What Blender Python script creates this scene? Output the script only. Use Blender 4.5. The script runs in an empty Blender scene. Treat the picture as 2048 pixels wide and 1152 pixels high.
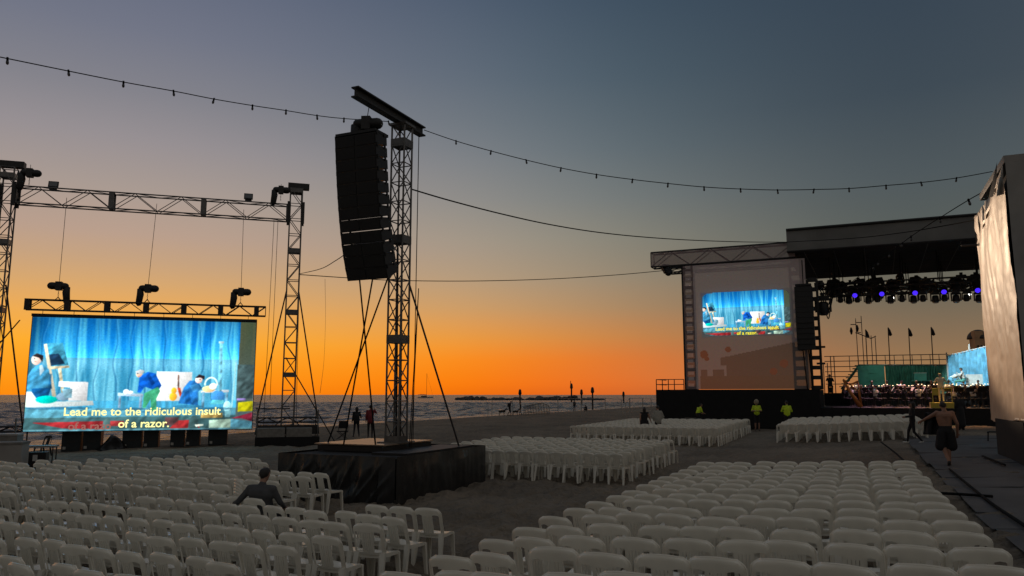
import bpy, bmesh, math, random
import numpy as np
from mathutils import Vector, Matrix, noise

random.seed(7)
rng = np.random.default_rng(7)
scene = bpy.context.scene
COL = scene.collection
R = math.radians

# ------------------------------------------------------------------ camera
CAM = Vector((0, 0, 3.2))
F = 1538.0                                   # focal length in photo pixels (2048 wide)
PITCH = math.atan((789.5 - 576) / F)
cam_d = bpy.data.cameras.new("camera"); cam = bpy.data.objects.new("camera", cam_d); COL.objects.link(cam)
cam_d.sensor_width = 36.0; cam_d.lens = 36.0 * F / 2048
cam_d.clip_start = 0.1; cam_d.clip_end = 60000
cam.location = CAM; cam.rotation_euler = (math.pi / 2 + PITCH, 0, 0)
scene.camera = cam

# ------------------------------------------------------------------ sky (dusk, sun already set) and exposure
def s2l(c):
    return tuple((x / 255 / 12.92) if x / 255 <= 0.04045 else (((x / 255) + 0.055) / 1.055) ** 2.4 for x in c)
world = bpy.data.worlds.new("World"); scene.world = world; world.use_nodes = True
wn, wl = world.node_tree.nodes, world.node_tree.links
wn.clear()
def W(t, **k):
    n = wn.new(t)
    for a, b in k.items(): setattr(n, a, b)
    return n
def wmath(op, a, b=None, clamp=False):
    n = W('ShaderNodeMath', operation=op); n.use_clamp = clamp
    for i, v in enumerate((a, b)):
        if v is None: continue
        if isinstance(v, (int, float)): n.inputs[i].default_value = v
        else: wl.new(v, n.inputs[i])
    return n.outputs[0]
tc = W('ShaderNodeTexCoord'); nrm = W('ShaderNodeVectorMath', operation='NORMALIZE'); wl.new(tc.outputs['Generated'], nrm.inputs[0])
sep = W('ShaderNodeSeparateXYZ'); wl.new(nrm.outputs[0], sep.inputs[0])
elev = wmath('DIVIDE', wmath('ARCSINE', sep.outputs['Z']), R(90), True)          # 0 horizon .. 1 zenith
SUN_AZ = R(-31)                                                                    # the sun went down here
flat = W('ShaderNodeCombineXYZ'); wl.new(sep.outputs['X'], flat.inputs[0]); wl.new(sep.outputs['Y'], flat.inputs[1])
fn = W('ShaderNodeVectorMath', operation='NORMALIZE'); wl.new(flat.outputs[0], fn.inputs[0])
dt = W('ShaderNodeVectorMath', operation='DOT_PRODUCT'); wl.new(fn.outputs[0], dt.inputs[0]); dt.inputs[1].default_value = (math.sin(SUN_AZ), math.cos(SUN_AZ), 0)
ang = wmath('DIVIDE', wmath('ARCCOSINE', wmath('MINIMUM', wmath('MAXIMUM', dt.outputs['Value'], -0.99999), 0.99999)), R(1))   # degrees from the sunset point
def ramp(stops):
    n = W('ShaderNodeValToRGB'); cr = n.color_ramp; cr.interpolation = 'B_SPLINE' if False else 'EASE'
    cr.interpolation = 'LINEAR'
    while len(cr.elements) < len(stops): cr.elements.new(0.5)
    for e, (d, c) in zip(cr.elements, stops):
        e.position = d / 90; e.color = (*s2l(c), 1)
    wl.new(elev, n.inputs[0]); return n.outputs[0]
TOP = (118, 118, 120)
sky_sun = ramp([(0, (255, 140, 14)), (1.6, (255, 158, 26)), (3.5, (255, 174, 48)), (5.3, (241, 173, 82)), (7.4, (216, 168, 112)), (9, (199, 163, 128)), (10.7, (186, 159, 141)),
                (13.5, (170, 155, 146)), (17, (151, 144, 147)), (20, (132, 131, 139)), (24, (114, 118, 134)), (29, (96, 104, 125)), (50, (98, 104, 114)), (90, TOP)])
sky_mid = ramp([(0, (232, 92, 8)), (0.8, (250, 108, 8)), (2.6, (248, 122, 26)), (4.3, (223, 142, 69)), (6.4, (191, 149, 106)), (8.6, (169, 150, 125)), (11.5, (151, 146, 131)),
                (14.5, (128, 133, 131)), (18, (107, 119, 125)), (23, (84, 101, 113)), (29, (66, 84, 101)), (50, (84, 94, 106)), (90, TOP)])
sky_far = ramp([(0, (170, 118, 70)), (1.5, (158, 120, 80)), (3.5, (138, 112, 84)), (6.5, (110, 103, 88)), (10, (90, 95, 90)), (14.5, (79, 88, 92)), (20, (63, 75, 85)),
                (29, (53, 67, 82)), (50, (80, 88, 98)), (90, TOP)])
sky_back = ramp([(0, (108, 104, 100)), (10, (109, 105, 101)), (25, (107, 105, 103)), (50, (112, 111, 112)), (90, TOP)])
def wmix(f, a, b):
    n = W('ShaderNodeMix', data_type='RGBA'); wl.new(f, n.inputs[0]); wl.new(a, n.inputs[6]); wl.new(b, n.inputs[7]); return n.outputs[2]
def sstep(a, b):
    n = W('ShaderNodeMapRange', interpolation_type='SMOOTHSTEP'); wl.new(ang, n.inputs['Value']); n.inputs['From Min'].default_value = a; n.inputs['From Max'].default_value = b; return n.outputs[0]
f1, f2, f3 = sstep(2, 45), sstep(25, 61), sstep(58, 125)
skyc = wmix(f3, wmix(f2, wmix(f1, sky_sun, sky_mid), sky_far), sky_back)
bg = W('ShaderNodeBackground'); bg.inputs['Strength'].default_value = 1.0; wl.new(skyc, bg.inputs['Color'])
wo = W('ShaderNodeOutputWorld'); wl.new(bg.outputs[0], wo.inputs['Surface'])

scene.view_settings.view_transform = 'Standard'; scene.view_settings.look = 'None'
scene.view_settings.exposure = 0.0; scene.view_settings.gamma = 1.0
scene.render.engine = 'CYCLES'
scene.cycles.use_denoising = True
scene.cycles.max_bounces = 6; scene.cycles.diffuse_bounces = 3; scene.cycles.glossy_bounces = 3; scene.cycles.transparent_max_bounces = 12
scene.cycles.sample_clamp_indirect = 6.0
scene.cycles.use_light_tree = True

# ------------------------------------------------------------------ where things stand
ct, st = math.cos(PITCH), math.sin(PITCH)
def ray(px, py):
    a, b = (px - 1024) / F, (576 - py) / F
    return Vector((a, ct - b * st, st + b * ct))
def P(px, py, Y):
    d = ray(px, py); return CAM + d * (Y / d.y)
UX, UY = 0.4067, 0.9135                       # u: towards the stage; v: across, along the rows
Uv = Vector((UX, UY, 0)); Vv = Vector((UY, -UX, 0)); Z = Vector((0, 0, 1))
def UV(u, v, z=0.0): return Vector((u * UX + v * UY, u * UY - v * UX, z))
def U(px, py, u):                             # the point at u metres towards the stage
    d = ray(px, py); return CAM + d * (u / d.dot(Uv))
def on_plane(px, py, A, dirv):
    n = Vector((-dirv.y, dirv.x, 0)); d = ray(px, py)
    return CAM + d * ((Vector((A[0], A[1], 0)) - CAM).dot(n) / d.dot(n))
S_X = [-400, -60, -15, 0, 8, 20, 42, 47, 52, 60, 200, 900]
S_Z = [-9, -4, -1.0, 0, .5, .72, .77, .97, 1.2, 1.25, 1.6, 3.0]
def gz(x, y):
    s = 0.92 * (x + 31) - 0.39 * (y - 49)
    s = s - 5.0 * np.clip((-x - 15) / 10, 0, 1) * np.clip((72 - y) / 22, 0, 1)
    u = x * UX + y * UY
    v = x * UY - y * UX
    hump = 0.27 * np.clip((16 - u) / 10.5, 0, 1) ** 1.0 * np.clip((v + 4.9) / 2.4, 0, 1)
    return np.interp(s, S_X, S_Z) + hump + 0.0065 * np.clip(u - 15, 0, 45) * np.clip(s / 20, 0, 1)
def G(px, py, dz=0.0):
    d = ray(px, py); Y = 20.0
    for _ in range(60):
        p = CAM + d * (Y / d.y)
        z = float(gz(p.x, p.y)) + dz
        Y = 0.5 * Y + 0.5 * min(600, (z - CAM.z) / (d.z / d.y))
    p = CAM + d * (Y / d.y); return Vector((p.x, p.y, float(gz(p.x, p.y)) + dz))
def onto(p, dz=0.0): return Vector((p.x, p.y, float(gz(p.x, p.y)) + dz))

# ------------------------------------------------------------------ materials
def mat(name, col, rough=0.6, metal=0.0, var=0.12, vscale=6.0, bump=0.0, bscale=40.0, emit=None, estr=0.0, spec=0.5):
    m = bpy.data.materials.new(name); m.use_nodes = True
    nt = m.node_tree; b = nt.nodes['Principled BSDF']
    b.inputs['Roughness'].default_value = rough; b.inputs['Metallic'].default_value = metal
    b.inputs['Specular IOR Level'].default_value = spec
    t = nt.nodes.new('ShaderNodeTexCoord'); n = nt.nodes.new('ShaderNodeTexNoise')
    n.inputs['Scale'].default_value = vscale; n.inputs['Detail'].default_value = 4
    nt.links.new(t.outputs['Object'], n.inputs['Vector'])
    r = nt.nodes.new('ShaderNodeValToRGB')
    r.color_ramp.elements[0].position = .3; r.color_ramp.elements[1].position = .7
    r.color_ramp.elements[0].color = (*[max(0, c * (1 - var)) for c in col], 1)
    r.color_ramp.elements[1].color = (*[min(1, c * (1 + var)) for c in col], 1)
    nt.links.new(n.outputs['Fac'], r.inputs[0]); nt.links.new(r.outputs[0], b.inputs['Base Color'])
    if bump:
        n2 = nt.nodes.new('ShaderNodeTexNoise'); n2.inputs['Scale'].default_value = bscale; n2.inputs['Detail'].default_value = 5
        nt.links.new(t.outputs['Object'], n2.inputs['Vector'])
        bp = nt.nodes.new('ShaderNodeBump'); bp.inputs['Strength'].default_value = bump; bp.inputs['Distance'].default_value = 0.02
        nt.links.new(n2.outputs['Fac'], bp.inputs['Height']); nt.links.new(bp.outputs[0], b.inputs['Normal'])
    if emit:
        b.inputs['Emission Color'].default_value = (*emit, 1); b.inputs['Emission Strength'].default_value = estr
    return m
M = {}
M['steel'] = mat('galvanised_steel', (.16, .155, .15), .42, .75, .2, 12)
M['dark_steel'] = mat('dark_painted_steel', (.035, .034, .034), .5, .3, .25, 9)
M['black'] = mat('black_powder_coat', (.012, .012, .012), .55, 0, .3, 9)
M['grille'] = mat('black_speaker_grille', (.010, .010, .010), .7, 0, .3, 60, .4, 200)
M['cable'] = mat('black_rubber_cable', (.010, .010, .010), .9, 0, .1, spec=.15)
M['plastic'] = mat('white_chair_plastic', (.80, .765, .66), .24, 0, .07, 3.0, .03, 90)
M['ply'] = mat('plywood_deck', (.27, .19, .13), .3, 0, .25, 2.5)
M['sheet'] = mat('black_plastic_sheeting', (.024, .024, .024), .24, 0, .25, 4, .12, 14)
M['concrete'] = mat('concrete_ballast', (.2, .19, .17), .85, 0, .2, 8, .3, 60)
M['grey_table'] = mat('grey_table_top', (.22, .22, .2), .45, 0, .15)
M['teal_case'] = mat('dark_teal_flight_case', (.018, .026, .03), .45, .1, .2)
M['label'] = mat('paper_sticker', (.55, .55, .52), .7)
M['roof'] = mat('grey_roof_skin', (.19, .19, .18), .75, 0, .18, .6, .15, 3)
M['under'] = mat('roof_lining', (.012, .012, .013), .85)
M['stage_black'] = mat('black_stage_drape', (.008, .008, .008), .9, 0, .3, 3)
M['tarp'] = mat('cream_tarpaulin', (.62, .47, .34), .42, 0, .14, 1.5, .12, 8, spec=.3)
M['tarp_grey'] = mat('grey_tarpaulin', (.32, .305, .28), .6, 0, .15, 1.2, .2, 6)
M['glass'] = mat('frosted_lamp_front', (.35, .34, .32), .3)
M['bulb'] = mat('unlit_bulb_glass', (.06, .06, .06), .15)
M['skin'] = mat('skin', (.34, .19, .13), .6, 0, .1)
M['skin_dark'] = mat('tanned_skin', (.30, .155, .10), .55, 0, .12)
M['hair'] = mat('dark_hair', (.02, .016, .013), .6)
M['cloth_black'] = mat('black_cloth', (.012, .012, .014), .85)
M['cloth_navy'] = mat('navy_cloth', (.018, .02, .028), .85)
M['cloth_red'] = mat('red_jacket', (.20, .02, .025), .8)
M['cloth_grey'] = mat('pale_grey_shirt', (.30, .29, .25), .85)
M['cloth_charcoal'] = mat('charcoal_shirt', (.065, .066, .07), .85)
M['vest'] = mat('hi_vis_yellow_vest', (.55, .75, .02), .7, 0, .1, 10, emit=None)
M['cap'] = mat('straw_hat', (.34, .29, .2), .8)
M['white_cloth'] = mat('white_cloth', (.72, .70, .64), .8)
M['shoe'] = mat('dark_shoe', (.03, .028, .026), .6)
M['rock'] = mat('wet_rock', (.06, .055, .05), .8, 0, .3, 1, .5, 3)
M['post'] = mat('weathered_white_post', (.38, .36, .32), .7)
M['hull'] = mat('white_hull', (.5, .5, .5), .3)
M['dog'] = mat('dark_dog_fur', (.03, .026, .022), .8)
M['foam'] = mat('sea_foam', (.6, .58, .55), .7, 0, .2, 3)
M['green_cloth'] = mat('green_stage_curtain', (.06, .20, .15), .85, 0, .45, 1.8)
M['green_panel'] = mat('sea_green_panel', (.09, .34, .27), .7, 0, .2, 1.6)
M['blue_cloth'] = mat('pale_blue_stage_curtain', (.17, .48, .66), .8, 0, .38, 2.2)
M['tan_stone'] = mat('tan_limestone', (.55, .32, .17), .85, 0, .15, 1.5)
M['dome'] = mat('dark_dome_tiles', (.05, .04, .035), .7)
M['violet'] = mat('violet_lamp_lens', (.02, .01, .3), .3, emit=(.06, .02, 1.0), estr=1.25)
M['white_lamp'] = mat('lit_lamp_lens', (.8, .8, .8), .3, emit=(1, .97, .9), estr=4.0)
M['lens'] = mat('dark_lens', (.03, .03, .035), .12)
M['lamp_glass'] = mat('floodlight_glass', (.16, .17, .18), .15)
M['stand_lamp'] = mat('music_stand_lamp', (.8, .8, .7), .3, emit=(1, .74, .40), estr=3.5)
M['paper'] = mat('sheet_music_paper', (.78, .74, .62), .7)
M['harp'] = mat('gilded_harp_wood', (.55, .20, .05), .35, .3, .2)
M['podium'] = mat('podium_carpet', (.55, .42, .06), .8)
M['shirt_cream'] = mat('cream_concert_shirt', (.62, .57, .40), .8)
M['mat_grey'] = mat('grey_rubber_mat', (.085, .083, .082), .7, 0, .22, .9, .25, 30)
M['flag'] = mat('dark_furled_flag', (.02, .02, .022), .8)
M['picket'] = mat('timber_picket', (.2, .17, .13), .8)

# ------------------------------------------------------------------ mesh helpers
class MB:
    def __init__(s): s.v, s.f, s.m = [], [], []
    def poly(s, pts, faces, mi=0):
        o = len(s.v); s.v += [tuple(p) for p in pts]; s.f += [tuple(i + o for i in f) for f in faces]; s.m += [mi] * len(faces); return s
    def hexa(s, p, mi=0):                     # 8 corners: 4 below, 4 above, same order
        return s.poly(p, [(3, 2, 1, 0), (4, 5, 6, 7), (0, 1, 5, 4), (1, 2, 6, 5), (2, 3, 7, 6), (3, 0, 4, 7)], mi)
    def box(s, c, h, ax=(Vector((1, 0, 0)), Vector((0, 1, 0)), Vector((0, 0, 1))), mi=0, top=1.0):
        c = Vector(c); x, y, z = (a * k for a, k in zip(ax, h))
        q = [c - x - y - z, c + x - y - z, c + x + y - z, c - x + y - z, c - x * top - y * top + z, c + x * top - y * top + z, c + x * top + y * top + z, c - x * top + y * top + z]
        return s.hexa(q, mi)
    def tube(s, pts, r, n=8, mi=0, cap=True):
        pts = [Vector(p) for p in pts]; k = len(pts); rr = r if isinstance(r, (list, tuple)) else [r] * k
        o = len(s.v); a = None
        for i, p in enumerate(pts):
            d = (pts[min(i + 1, k - 1)] - pts[max(i - 1, 0)]).normalized()
            if a is None: a = d.orthogonal().normalized()
            a = (a - d * a.dot(d)); a = a.normalized() if a.length > 1e-6 else d.orthogonal().normalized()
            b = d.cross(a)
            for j in range(n):
                t = 2 * math.pi * j / n; s.v.append(tuple(p + (a * math.cos(t) + b * math.sin(t)) * rr[i]))
        for i in range(k - 1):
            for j in range(n):
                j2 = (j + 1) % n; s.f.append((o + i * n + j, o + i * n + j2, o + (i + 1) * n + j2, o + (i + 1) * n + j)); s.m.append(mi)
        if cap:
            s.f.append(tuple(o + j for j in reversed(range(n)))); s.m.append(mi)
            s.f.append(tuple(o + (k - 1) * n + j for j in range(n))); s.m.append(mi)
        return s
    def capsule(s, p, q, r1, r2, n=10, mi=0):
        p, q = Vector(p), Vector(q); d = (q - p); L = d.length; d = d / L if L > 1e-6 else Vector((0, 0, 1))
        pts, rr = [], []
        for t in (80, 55, 30, 0): pts.append(p - d * r1 * math.sin(R(t))); rr.append(r1 * math.cos(R(t)))
        for t in (0, 30, 55, 80): pts.append(q + d * r2 * math.sin(R(t))); rr.append(r2 * math.cos(R(t)))
        return s.tube(pts, rr, n, mi)
    def mesh(s, name, mats, smooth=False):
        me = bpy.data.meshes.new(name); me.from_pydata(s.v, [], s.f)
        for x in (mats if isinstance(mats, (list, tuple)) else [mats]): me.materials.append(M[x] if isinstance(x, str) else x)
        if any(s.m): me.polygons.foreach_set('material_index', s.m)
        if smooth: me.polygons.foreach_set('use_smooth', [True] * len(me.polygons))
        me.update(); return me
def link(name, me, parent=None):
    o = bpy.data.objects.new(name, me); COL.objects.link(o)
    if parent: o.parent = parent
    return o
def tag(o, label=None, cat=None, group=None, kind=None):
    if label: o['label'] = label
    if cat: o['category'] = cat
    if group: o['group'] = group
    if kind: o['kind'] = kind
    return o
def thing(name, label, cat, loc, group=None, rz=0.0):
    o = bpy.data.objects.new(name, None); COL.objects.link(o); o.location = loc; o.rotation_euler = (0, 0, rz); o.empty_display_size = .2
    return tag(o, label, cat, group)
def part(name, mb, mats, parent, smooth=False):      # world-space builder -> child of an unrotated Empty (or of a part of it)
    me = mb.mesh(name, mats, smooth)
    root = parent
    while root.parent: root = root.parent
    me.transform(Matrix.Translation(-root.location))
    return link(name, me, parent)
_unit = {}
def unit(m, n=6):
    if (m, n) not in _unit:
        _unit[m, n] = MB().tube([(0, 0, 0), (0, 0, 1)], 1.0, n).mesh('round_bar', m, True)
    return _unit[m, n]
def strut(name, p, q, r, m, parent, n=6):            # a round bar as an object of its own, shared mesh
    p, q = Vector(p), Vector(q); d = q - p
    rot = d.to_track_quat('Z', 'Y').to_matrix().to_4x4()
    root = parent
    while root.parent: root = root.parent
    o = link(name, unit(m, n), parent)
    o.matrix_basis = Matrix.Translation(p - root.location) @ rot @ Matrix.Diagonal((r, r, d.length, 1))
    return o
def truss(parent, A, B, w, h, bay, m='steel', rc=.03, rb=.016, side=None, joined=None, plates=0, zig=True, up=None):
    A, B = Vector(A), Vector(B); d = (B - A); L = d.length; d.normalize()
    if up is None:
        up = Z if abs(d.z) < .7 else Uv
    if side is None: side = d.cross(up).normalized()
    up2 = side.cross(d).normalized()
    c = [A + side * (sx * w / 2) + up2 * (sy * h / 2) for sx, sy in ((-1, -1), (1, -1), (1, 1), (-1, 1))]
    n = max(1, round(L / bay)); step = L / n
    def bar(nm, p, q, r):
        if joined is not None: joined.tube([p, q], r, 5, cap=False)
        else: strut(nm, p, q, r, m, parent)
    for k in range(4): bar('chord', c[k], c[k] + d * L, rc)
    for k in range(4):
        a, b = c[k], c[(k + 1) % 4]
        for i in range(n):
            p0, p1 = d * (i * step), d * ((i + 1) * step)
            if (i + k // 2) % 2 == 0: bar('brace', a + p0, b + p1, rb)
            else: bar('brace', b + p0, a + p1, rb)
            if not zig or i == 0: bar('brace', a + p0, b + p0, rb)
        bar('brace', a + d * L, b + d * L, rb)
    if plates:
        k = 0
        while k * plates <= L + .01:
            t = min(max(k * plates, .06), L - .06)
            mb = MB()
            for i in range(4):
                a, b = c[i] + d * t, c[(i + 1) % 4] + d * t
                mid = (a + b) / 2; e = (b - a).normalized(); nrm_ = e.cross(d).normalized()
                mb.box(mid, ((b - a).length / 2 + .03, .012, .11), (e, nrm_, d))
            if joined is None: part('joint_plate', mb, m, parent)
            else:
                joined.poly(mb.v, mb.f)
            k += 1
    return c, d, L
def line_cable(name, pts, r, label, cat='cable', m='cable', group=None):
    mb = MB().tube(pts, r, 5)
    o = link(name, mb.mesh(name, m, True)); tag(o, label, cat, group); return o
def smooth_pts(pts, n=6):
    pts = [Vector(p) for p in pts]; out = []
    for i in range(len(pts) - 1):
        p0, p1, p2, p3 = pts[max(i - 1, 0)], pts[i], pts[i + 1], pts[min(i + 2, len(pts) - 1)]
        for k in range(n):
            t = k / n
            out.append(.5 * ((2 * p1) + (p2 - p0) * t + (2 * p0 - 5 * p1 + 4 * p2 - p3) * t * t + (3 * p1 - p0 - 3 * p2 + p3) * t ** 3))
    out.append(pts[-1]); return out
ORD = ['zeroth', 'first', 'second', 'third', 'fourth', 'fifth', 'sixth', 'seventh', 'eighth', 'ninth', 'tenth', 'eleventh', 'twelfth', 'thirteenth', 'fourteenth', 'fifteenth',
       'sixteenth', 'seventeenth', 'eighteenth', 'nineteenth', 'twentieth'] + ['twenty-' + x for x in 'first second third fourth fifth sixth seventh eighth ninth'.split()] + ['thirtieth'] + ['thirty-' + x for x in 'first second third fourth fifth sixth seventh eighth ninth'.split()]

# ------------------------------------------------------------------ ground: sand, sea, foam, walkway
def grid_sheet(name, xs, ys, zf, m, smooth=True):
    X, Y = np.meshgrid(xs, ys); Zz = zf(X, Y); nx, ny = len(xs), len(ys)
    v = np.stack([X, Y, Zz], -1).reshape(-1, 3)
    i = np.arange(nx * ny).reshape(ny, nx)
    f = np.stack([i[:-1, :-1], i[:-1, 1:], i[1:, 1:], i[1:, :-1]], -1).reshape(-1, 4)
    me = bpy.data.meshes.new(name); me.from_pydata(v.tolist(), [], f.tolist()); me.materials.append(m)
    if smooth: me.polygons.foreach_set('use_smooth', [True] * len(me.polygons))
    o = link(name, me); return o
def vnoise(X, Y, cell, seed):
    g = np.random.default_rng(seed).random((257, 257)); x, y = X / cell, Y / cell
    xi, yi = np.floor(x).astype(int), np.floor(y).astype(int); fx, fy = x - xi, y - yi
    fx, fy = fx * fx * (3 - 2 * fx), fy * fy * (3 - 2 * fy); xi %= 256; yi %= 256
    return (g[yi, xi] * (1 - fx) + g[yi, xi + 1] * fx) * (1 - fy) + (g[yi + 1, xi] * (1 - fx) + g[yi + 1, xi + 1] * fx) * fy - .5
def sand_mat():
    m = bpy.data.materials.new('beach_sand'); m.use_nodes = True; nt = m.node_tree; b = nt.nodes['Principled BSDF']
    N, Lk = nt.nodes.new, nt.links.new
    t = N('ShaderNodeTexCoord'); n1 = N('ShaderNodeTexNoise'); n1.inputs['Scale'].default_value = .35; n1.inputs['Detail'].default_value = 6
    n2 = N('ShaderNodeTexNoise'); n2.inputs['Scale'].default_value = 7; n2.inputs['Detail'].default_value = 6
    v3 = N('ShaderNodeTexVoronoi'); v3.inputs['Scale'].default_value = 3.2
    for n in (n1, n2, v3): Lk(t.outputs['Object'], n.inputs['Vector'])
    r = N('ShaderNodeValToRGB'); e = r.color_ramp.elements; e[0].position = .3; e[0].color = (.15, .125, .095, 1); e[1].position = .7; e[1].color = (.27, .225, .17, 1)
    mx = N('ShaderNodeMath'); mx.operation = 'MULTIPLY_ADD'; Lk(n2.outputs['Fac'], mx.inputs[0]); mx.inputs[1].default_value = .35; 
    ms = N('ShaderNodeMath'); ms.operation = 'SUBTRACT'; Lk(n1.outputs['Fac'], ms.inputs[0]); ms.inputs[1].default_value = .17; Lk(ms.outputs[0], mx.inputs[2]); Lk(mx.outputs[0], r.inputs[0])
    # wet sand close to the water line
    sp = N('ShaderNodeSeparateXYZ'); Lk(t.outputs['Object'], sp.inputs[0])
    wet = N('ShaderNodeMapRange'); wet.inputs['From Min'].default_value = .12; wet.inputs['From Max'].default_value = .42; Lk(sp.outputs['Z'], wet.inputs['Value'])
    mc = N('ShaderNodeMix'); mc.data_type = 'RGBA'; Lk(wet.outputs[0], mc.inputs[0]); mc.inputs[6].default_value = (.07, .055, .045, 1); Lk(r.outputs[0], mc.inputs[7]); Lk(mc.outputs[2], b.inputs['Base Color'])
    rr = N('ShaderNodeMapRange'); Lk(wet.outputs[0], rr.inputs['Value']); rr.inputs['To Min'].default_value = .32; rr.inputs['To Max'].default_value = .95; Lk(rr.outputs[0], b.inputs['Roughness'])
    ad = N('ShaderNodeMath'); ad.operation = 'MULTIPLY_ADD'; Lk(v3.outputs['Distance'], ad.inputs[0]); ad.inputs[1].default_value = .8; Lk(n2.outputs['Fac'], ad.inputs[2])
    bp = N('ShaderNodeBump'); bp.inputs['Strength'].default_value = .9; bp.inputs['Distance'].default_value = .16; Lk(ad.outputs[0], bp.inputs['Height']); Lk(bp.outputs[0], b.inputs['Normal'])
    b.inputs['Specular IOR Level'].default_value = .2
    return m
M['sand'] = sand_mat()
def spaced(*segs):
    out = []
    for a, b, s in segs: out += list(np.arange(a, b, s))
    return np.array(sorted(set(np.round(out, 3))))
xs = spaced((-900, -100, 80), (-100, -30, 2.5), (-30, -14, .6), (-14, -6, .16), (-6, 7, .08), (7, 14, .16), (14, 30, .6), (30, 120, 3), (120, 1600, 60))
ys = spaced((-200, -10, 15), (-10, 3, 1), (3, 5, .16), (5, 16, .08), (16, 24, .16), (24, 60, .6), (60, 200, 3), (200, 2600, 60))
def sand_z(X, Y):
    near = np.clip(1.3 - np.hypot(X, Y) / 70, 0, 1)
    return gz(X, Y) + near * (vnoise(X + 300, Y + 300, .36, 1) * .15 + (np.abs(vnoise(X + 300, Y + 300, .27, 9)) - .12) * -.30 + vnoise(X + 300, Y + 300, 1.3, 2) * .07 + vnoise(X + 300, Y + 300, 4, 3) * .08)
tag(grid_sheet('beach_sand', xs, ys, sand_z, M['sand']), kind='structure')

def sea_mat():
    m = bpy.data.materials.new('sea_water'); m.use_nodes = True; nt = m.node_tree; b = nt.nodes['Principled BSDF']; N, Lk = nt.nodes.new, nt.links.new
    b.inputs['Base Color'].default_value = (.10, .096, .096, 1); b.inputs['Roughness'].default_value = .27; b.inputs['IOR'].default_value = 1.33
    t = N('ShaderNodeTexCoord'); mp = N('ShaderNodeMapping'); mp.inputs['Rotation'].default_value = (0, 0, R(-24)); mp.inputs['Scale'].default_value = (1, .45, 1); Lk(t.outputs['Object'], mp.inputs[0])
    prev = None
    for sc, dist in ((.12, 2.4), (.5, 1.2), (2.2, .25)):
        n = N('ShaderNodeTexNoise'); n.inputs['Scale'].default_value = sc; n.inputs['Detail'].default_value = 4; n.inputs['Roughness'].default_value = .6; Lk(mp.outputs[0], n.inputs['Vector'])
        bp = N('ShaderNodeBump'); bp.inputs['Strength'].default_value = 1.0; bp.inputs['Distance'].default_value = dist; Lk(n.outputs['Fac'], bp.inputs['Height'])
        if prev: Lk(prev.outputs[0], bp.inputs['Normal'])
        prev = bp
    Lk(prev.outputs[0], b.inputs['Normal']); return m
M['sea'] = sea_mat()
xs = spaced((-30000, -3000, 3000), (-3000, -400, 260), (-400, -210, 9), (-210, 110, .9), (110, 200, 6), (200, 600, 40), (600, 6000, 700), (6000, 30001, 3000))
ys = spaced((-300, 20, 20), (20, 36, 4), (36, 330, .9), (330, 500, 6), (500, 3000, 90), (3000, 40001, 2500))
waves = [(rng.uniform(2.1, 6.0), rng.normal(R(135), .7), rng.uniform(0, 6.28)) for _ in range(22)]
def sea_z(X, Y):
    near = np.clip((345 - Y) / 30, 0, 1) * np.clip((X + 215) / 20, 0, 1) * np.clip((115 - X) / 20, 0, 1); z = np.zeros_like(X)
    for wl_, a, ph in waves:
        z += .0105 * wl_ * np.sin(2 * math.pi / wl_ * (X * math.cos(a) + Y * math.sin(a)) + ph)
    s = 0.92 * (X + 31) - 0.39 * (Y - 49)
    return z * near * np.clip((-s) / 10, .15, 1)
tag(grid_sheet('sea', xs, ys, sea_z, M['sea']), kind='structure')
# foam: broken strips of white water where the swell runs up the sand
mb = MB()
for k in range(60):
    y0 = 36 + k * 3.1 + random.uniform(-1, 1)
    for off, wd in ((-.3, .55), (-3.2, .4), (-6.4, .3)):
        if random.random() < (.25 if off > -1 else .62): continue
        L = random.uniform(1.5, 4.2); n = 7; top, bot = [], []
        for i in range(n):
            yy = y0 + L * i / (n - 1); s = off + .6 * noise.noise((yy * .3, off, 0)) - .25 * random.random(); w = wd * math.sin(math.pi * (i + .3) / (n - .4)) * random.uniform(.5, 1)
            def at_s(sv): x = (sv + 0.39 * (yy - 49)) / 0.92 - 31; return Vector((x, yy, max(float(gz(x, yy)), 0.07) + .03))
            top.append(at_s(s + w / 2)); bot.append(at_s(s - w / 2))
        mb.poly(top + bot, [(i, i + 1, n + i + 1, n + i) for i in range(n - 1)])
o = link('sea_foam', mb.mesh('sea_foam', 'foam', True)); tag(o, 'broken white foam lines along the water edge', 'foam', kind='stuff')

# grey mats of the walkway beside the right-hand seating block
walk = bpy.data.objects.new('walkway', None); COL.objects.link(walk); tag(walk, kind='structure')
u0 = 4.0; i = 0
while u0 < 39:
    L = 1.95; mb = MB(); n = 6; vs = np.linspace(1.75 + .03 * math.sin(i * 2.1), 7.6, n)
    t, bq = [], []
    for v_ in vs:
        for uu, lst in ((u0, t), (u0 + L, bq)):
            p = UV(uu, v_); lst.append(onto(p, .075 + .018 * math.sin(i * 1.7 + v_ * 2.0)))
    low = [p - Z * .02 for p in t + bq]
    mb.poly(t + bq, [(k, k + 1, n + k + 1, n + k) for k in range(n - 1)])
    mb.poly(t + low[:n], [(k + 1, k, n + k, n + k + 1) for k in range(n - 1)])
    part('mat', mb, 'mat_grey', walk); u0 += L + .012; i += 1

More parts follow.
